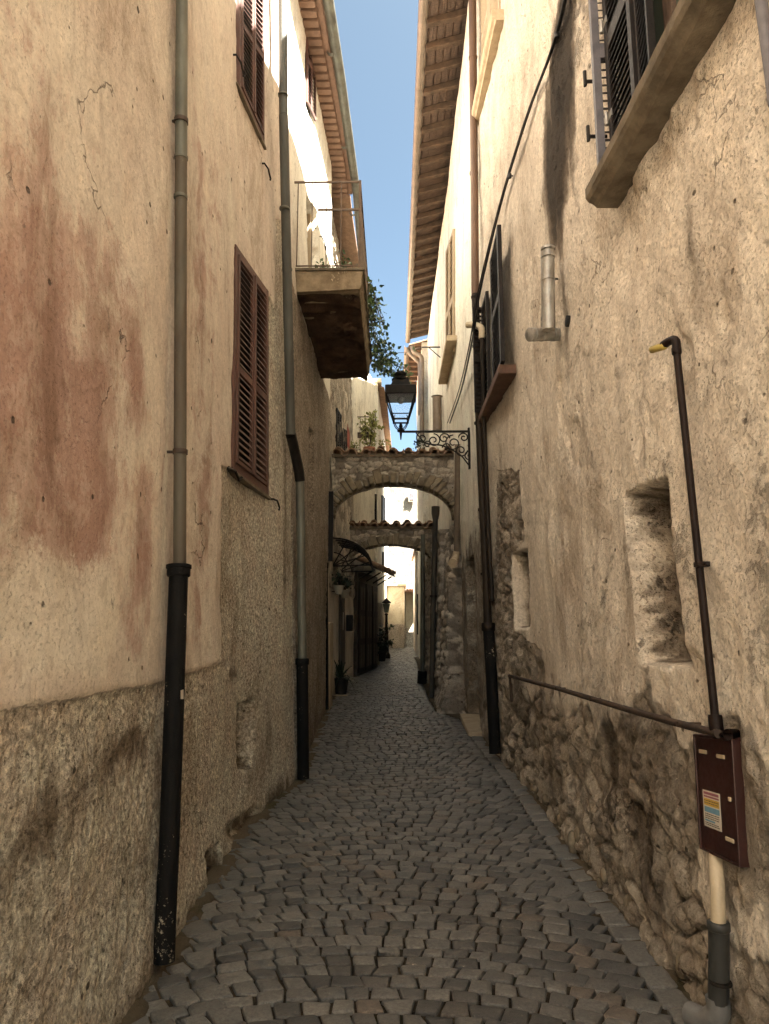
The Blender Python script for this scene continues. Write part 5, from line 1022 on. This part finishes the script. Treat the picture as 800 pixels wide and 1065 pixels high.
def gable_window(u0, u1, v0, v1, Yd, mat='shut_dark', leaves=2):
    a, b = at_depth(u0, v0, Yd), at_depth(u1, v1, Yd); Q = [(a[0], Yd, a[2]), (b[0], Yd, a[2]), (b[0], Yd, b[2]), (a[0], Yd, b[2])]; n = np.array([0, -1., 0]); w_ = MB().qbox(Q, n, 0, 1, 0, 1, .004, .02).build('window', 'void', B4)
    for k in range(leaves): shutter_leaf(w_, Q, n, k/leaves+.01, (k+1)/leaves-.01, 0, 1, mat, mat, .05, 14)
gable_window(373, 378.5, 503, 545, 19.99, leaves=1); gable_window(386, 392, 514, 545, 19.99, leaves=1); gable_window(394, 396, 516, 545, 19.99, leaves=1) if False else None
gable_window(383, 391, 426, 438, 19.99, 'shut_grey')
Q = quad(L4, (397.5, 574), (399.0, 575), (399.0, 596), (397.5, 596)); MB().qbox(Q, N1, 0, 1, 0, 1, .004, .05).build('window', 'shut_dark', B4)
Q = quad(L4, (396.5, 515), (400, 518), (400, 548), (396.5, 547)); MB().qbox(Q, N1, 0, 1, 0, 1, .004, .05).build('window', 'shut_dark', B4)
# dark shop front / doors along the left, with lean-to tiled awning
por = thing('timber_porch', (-.8, 18, .55), 'dark timber doors under a small tiled lean-to awning on the left beyond the arches', 'porch')
m = MB(); m.hexa([(-1.2, 17.1, .4), (-.88, 17.02, .4), (-.46, 20., .5), (-.7, 20.1, .5), (-1.2, 17.1, 3.0), (-.88, 17.02, 3.0), (-.46, 20., 3.05), (-.7, 20.1, 3.05)]); m.build('door_wall', 'wood_dark', por)
dirp = np.array([.42, 2.98, 0]); dirp /= np.linalg.norm(dirp); base = np.array([-.88, 17.02, 0])
for i, (t0, t1) in enumerate(((.15, .95), (1.1, 1.9), (2.05, 2.85))):
    a, b = base+dirp*t0, base+dirp*t1; Q = [a+[0, 0, 2.75], b+[0, 0, 2.75], b+[0, 0, .6], a+[0, 0, .6]]; nn = np.array([.99, -.14, 0]); d = MB().qbox(Q, nn, 0, 1, 0, 1, .004, .03).build('door', 'shut_dark', por); m = MB()
    for s0 in (.12, .56):
        for t in (.06, .38, .7): m.qbox(Q, nn, s0, s0+.32, t, t+.25, .031, .045)
    m.build('door_panels', 'wood_dark', d)
aw0, aw1 = np.array([-.92, 17.2, 3.32]), np.array([-.50, 20.2, 3.36]); o = np.array([.52, -.05, -.24])
m = MB(); m.hexa([aw0-[0, 0, .05], aw0+o-[0, 0, .05], aw1+o-[0, 0, .05], aw1-[0, 0, .05], aw0, aw0+o, aw1+o, aw1]); m.build('awning_boards', 'wood_dark', por)
tile_row(por, aw0+o*1.03+[0, 0, .02], aw1+o*1.03+[0, 0, .02], -o, 0, 17, .09, .56, 'tile', 'roof_tile'); m = MB()
for t in (.03, .35, .68, .97): q = aw0+(aw1-aw0)*t; m.tube([q+o*.85-[0, 0, .08], q-[0, 0, .55]], .022, 6)
m.build('struts', 'cast_iron2', por)
# fan canopy of iron and glass over the first left door
fc = thing('fan_canopy', at_depth(350, 570, 13.4), 'curved wrought iron and glass door canopy fanning out from the left wall', 'canopy')
cz = at_depth(349, 563, 13.6)[2]; Lc = .72; y0, y1 = 13.1, 14.5; prof_ = [(-1.14+Lc*math.sin(a), cz-Lc*.72*(1-math.cos(a))) for a in np.linspace(.0, math.pi/2*.98, 9)]; fr = MB()
for y in np.linspace(y0, y1, 5): fr.tube([(x, y, z) for x, z in prof_], .018, 5)
for k in (0, 3, 6, 8): fr.tube([(prof_[k][0], y0-.02, prof_[k][1]), (prof_[k][0], y1+.02, prof_[k][1])], .016, 5)
for y in (y0, y1):
    for k in (2, 4, 6): fr.tube([(-1.13, y, cz-Lc*.72), (prof_[k][0], y, prof_[k][1])], .012, 5)
    fr.tube([(-1.13, y, cz-Lc*.72), (prof_[-1][0], y, prof_[-1][1])], .014, 5); fr.tube([(-1.14+.28*math.cos(a), y, cz-Lc*.72+.25*math.sin(a)) for a in np.linspace(0, math.pi/2, 8)], .012, 5)
fr.build('iron_frame', 'cast_iron2', fc); gm = MB(); b = 0
for k in range(9): gm.v += [(float(prof_[k][0]), y0, float(prof_[k][1]+.012)), (float(prof_[k][0]), y1, float(prof_[k][1]+.012))]
gm.f += [(2*k, 2*k+1, 2*k+3, 2*k+2) for k in range(8)]; gm.build('glass', 'canopy_glass', fc)
# door on the ochre house, letterbox
Q = quad(L3, (352, 600), (357, 602), (357, 690), (352, 702)); MB().qbox(Q, N1, 0, 1, 0, 1, .004, .04).build('door', 'wood_dark', B3)
lb = thing('letter_box', at_depth(366, 648, 15.4), 'small black letter box on the ochre wall past the first arch', 'letter box'); q = at_depth(366, 648, 15.4); MB().box(q+np.array([-.12, -.05, -.17]), q+np.array([.02, .18, .17])).build('body', 'cast_iron2', lb, bevel=.01); MB().box(q+np.array([.0205, -.0, .05]), q+np.array([.025, .13, .08])).build('slot', 'void', lb)
nb = thing('wall_notice', at_depth(356.5, 646, 14.), 'pale blank notice plate on the ochre wall', 'sign'); q = L3.at(357, 646, .03); MB().box(q+np.array([-.02, -.14, -.18]), q+np.array([.01, .14, .18])).build('plate', 'paper', nb)
# plants along the left
def gp_(u, v): return on_ground(u, v)
q = gp_(352, 722); pot_plant('potted_plant', (-1.0, q[1], q[2]-.0), .15, .3, 'pot_dark', 'spiky dark potted plant on the doorstep at the left wall, before the arches', 'blade', 'potted plants along the alley floor', 'leaf_d', .045, 46, .62)
MB().box((-1.18, q[1]-.35, q[2]-.02), (-.86, q[1]+.3, q[2]+.002)).build('doorstep', 'pale_stone', B3, bevel=.004)
q = gp_(387, 694); pot_plant('potted_plant', (q[0]-.05, q[1], q[2]), .2, .35, 'pot_dark', 'dark bushy plant in a pot at the foot of the timber doors', 'bush', 'potted plants along the alley floor', 'leaf_d', .13, 260, .3, .45)
q = gp_(396, 688); pot_plant('potted_plant', (q[0], q[1], q[2]), .2, .32, 'pot_dark', 'dark spreading plant in a pot beside the lamp post', 'bush', 'potted plants along the alley floor', 'leaf_d', .13, 240, .32, .5)
for (u, v, Yd, lbl) in ((349, 618, 13.2, 'hanging pot with a small plant on the ochre wall, left of the pair'), (358.5, 622, 14.3, 'hanging pot with dark trailing plant on the ochre wall, right of the pair')):
    q = at_depth(u, v, Yd); q[0] = max(q[0], -1.02); t = pot_plant('hanging_pot', q, .1, .16, 'pot_white', lbl, 'bush', 'hanging pots on the ochre wall', 'leaf_d', .08, 110, .16, .2)
    MB().tube([q+np.array([-.2, 0, .05]), q+np.array([0, 0, .05])], .008, 5).build('hook', 'cast_iron2', t)
# lamp post
g0 = on_ground(402, 685); Yl = g0[1]; PL = lambda u, v: at_depth(u, v, Yl)
lp = thing('lamp_post', g0, 'slim dark lamp post with a small lantern head before the yellow wall', 'street lamp'); H = PL(401, 622)[2]-g0[2]
MB().lathe(g0, [(.13, 0), (.13, .12), (.08, .2), (.06, .9), (.075, .94), (.045, 1.), (.04, H-.55), (.07, H-.52), (.03, H-.48)], 12).build('post', 'cast_iron2', lp, smooth=True)
MB().lathe(g0, [(.06, H-.47), (.12, H-.18), (.05, H-.17)], 6).build('lantern_glass', 'win_glass', lp); MB().lathe(g0, [(.15, H-.165), (.15, H-.14), (.06, H-.05), (.02, H)], 8).build('lantern_cap', 'cast_iron2', lp)
# low yellow house closing the alley
ye = thing('yellow_house', (.2, 29.5, .88), 'low yellow house with grey dado and tiled eaves closing the end of the alley', 'house')
def front_wall(par, name, x0, x1, y, z0, z1, mat, dado=None, seed=1, stone=0., back=3.):
    fx = np.linspace(x0, x1, max(8, int((x1-x0)/.07))); fz = np.arange(z0, z1+.07, .07); X, Zg = np.meshgrid(fx, fz); n_ = fbm(X*2, Zg*2, 4, seed)-.5
    m1 = np.zeros(X.shape+(3,)); m2 = np.zeros_like(m1); d = n_*.04
    if dado: m1[..., 1] = ss(.05, -.05, Zg-dado+n_*.1)
    if stone:
        f1, f2, c = worley(X/.34+fbm(X*1.5, Zg*1.5, 3, seed+7), Zg/.24, seed+3); g = f2-f1; m2[..., 0] = stone; m2[..., 1] = (.45+.4*c)*(.72+.28*ss(0, .15, g)); d = d+.022*ss(.02, .3, g)*(.4+.6*c)
    V = np.stack([X, y-d, Zg], -1); B = np.stack([V[:, 0], V[:, -1]]); nr, nc = X.shape; i = np.arange(nr*nc).reshape(nr, nc); q = [np.stack([i[:-1, :-1], i[:-1, 1:], i[1:, 1:], i[1:, :-1]], -1).reshape(-1, 4)]
    vs = [V.reshape(-1, 3)]; a1 = [m1.reshape(-1, 3)]; a2 = [m2.reshape(-1, 3)]; n = nr*nc
    for e in (i[:, 0], i[:, -1], i[-1]): E = vs[0][e].copy(); E[:, 1] = y+back; k = np.arange(len(e))+n; n += len(e); vs.append(E); a1.append(a1[0][e]); a2.append(a2[0][e]); q.append(np.stack([e[:-1], e[1:], k[1:], k[:-1]], -1))
    return sheet(name, np.concatenate(vs), np.concatenate(q), mat, par, dict(m1=np.concatenate(a1), m2=np.concatenate(a2)))
zt1 = at_depth(410, 610, 28.6)[2]; zd = at_depth(410, 649, 28.6)[2]; x1 = at_depth(421, 640, 28.6)[0]
front_wall(ye, 'wall', -1.2, x1, 28.6, .6, zt1, 'pl_yel', zd, 501); x2 = at_depth(447, 640, 29.6)[0]; zt2 = at_depth(425, 617, 29.6)[2]
front_wall(ye, 'side_wall', x1+.01, x2, 29.6, .6, zt2, 'pl_yel', at_depth(425, 653, 29.6)[2], 503)
a, b = at_depth(422, 622, 29.58), at_depth(425, 652, 29.58); MB().box((a[0], 29.52, b[2]), (b[0], 29.7, a[2])).build('niche_frame', 'pl_yel', ye)
MB().box((x1-.05, 28.9, zt2+.02), (x2, 32, zt2+.09)).build('roof', 'tile_red', ye); tile_row(ye, (x1+.02, 29.3, zt2+.1), (x2, 29.3, zt2+.1), (0, 1, .3), 0, 7, .09, .7, 'tile_red', 'roof_tile')
MB().box((-1.2, 28.35, zt1+.02), (x1+.08, 31.4, zt1+.08)).build('flat_roof', 'pale_stone', ye)
a, b = at_depth(433.5, 618, 24.6), at_depth(439, 660, 24.6)
# right low house, added to shade the yellow wall; hides the far right
H4 = thing('shading_side_house', (1.2, 26, .8), 'low house added to shade the yellow wall, with a dark doorway, at the far right end of the alley', 'house')
front_wall(H4, 'wall', at_depth(433, 600, 24.6)[0], 2.2, 24.6, .5, 4.3, 'pl_b3', None, 511, .3, 4.); MB().box((a[0], 24.5, b[2]), (b[0]+.2, 24.54, a[2])).build('doorway', 'void', H4); MB().box((at_depth(431, 600, 24.6)[0], 24.2, 4.32), (3., 28.6, 4.4)).build('roof', 'tile_red', H4)
# tall cream house on the right beyond the eaves
H3 = thing('far_right_house', (.85, 22, .6), 'cream house with its own short eaves beyond the end of the long gutter', 'house')
p = WP(R3, yspace(20.55, 24.2, .07, .07), .4, 10.2, .08); p.d = (fbm(p.Y*2, p.Z*2, 3, 431)-.5)*.03; p.finish('wall', 'pl_r2', H3, 5.)
e0 = at_depth(428, 395, 22.); roof_slab(H3, R3, 20.7, 24.2, 10.25, .38, .3, 5.); m = MB()
for k in range(8): y = 20.8+k*.45; MB().box((.5, y-.04, 10.10), (.9, y+.04, 10.2)).build('rafter', 'wood', H3)
gutter_run(H3, [(.40, 20.7, 10.2), (.40, 22.5, 10.19), (.40, 24.2, 10.17)], .07, 'gutter')
MB().tube(curve_pts([(.42, 20.75, 10.12), (.5, 20.75, 9.95), (.74, 20.75, 9.7), (.80, 20.75, 9.5), (.80, 20.75, 8)], 4), .06, 8).build('downpipe', 'gutter', H3, smooth=True)
# stone house / castle wall catching the sun behind it all
ca = thing('stone_tower_house', (.5, 36, 1), 'tall sunlit rubble stone house standing behind the yellow house', 'house')
zt3 = at_depth(420, 474, 36.)[2]; front_wall(ca, 'wall', -2.5, 3.6, 36., .6, zt3, 'castle', None, 521, 1., 5.)
a, b = at_depth(425, 512, 35.9), at_depth(432, 522, 35.9); wf = MB().box((a[0], 35.82, b[2]), (b[0], 35.9, a[2])).build('window', 'pale_stone', ca); MB().box((a[0]+.07, 35.8, b[2]+.08), (b[0]-.07, 35.815, a[2]-.06)).build('pane', 'shut_grey', wf)
MB().box((-2.6, 35.7, zt3+.03), (3.7, 41, zt3+.12)).build('roof', 'tile', ca)
# planter at the end
q = on_ground(425, 668); t = thing('planter', q, 'green bushy planter standing against the yellow house at the alley end', 'planter'); MB().hexa([q+np.array(k) for k in ((-.4, -.2, 0), (.4, -.2, 0), (.4, .2, 0), (-.4, .2, 0), (-.46, -.25, .42), (.46, -.25, .42), (.46, .25, .42), (-.46, .25, .42))]).build('trough', 'pot_white', t, bevel=.02)
m = MB(); pts = [q+np.array([random.uniform(-.45, .45), random.uniform(-.2, .2), random.uniform(.45, .95)]) for _ in range(60)]; leaf_cloud(m, pts, .16, 420, .08); m.build('leaves', 'leaf', t)
pst = on_ground(419, 674); bo = thing('iron_bollard', pst, 'thin dark iron post beside the green planter', 'post'); MB().lathe(pst, [(.05, 0), (.04, .2), (.035, 1.), (.05, 1.03), (.03, 1.1)], 8).build('shaft', 'cast_iron2', bo, smooth=True)
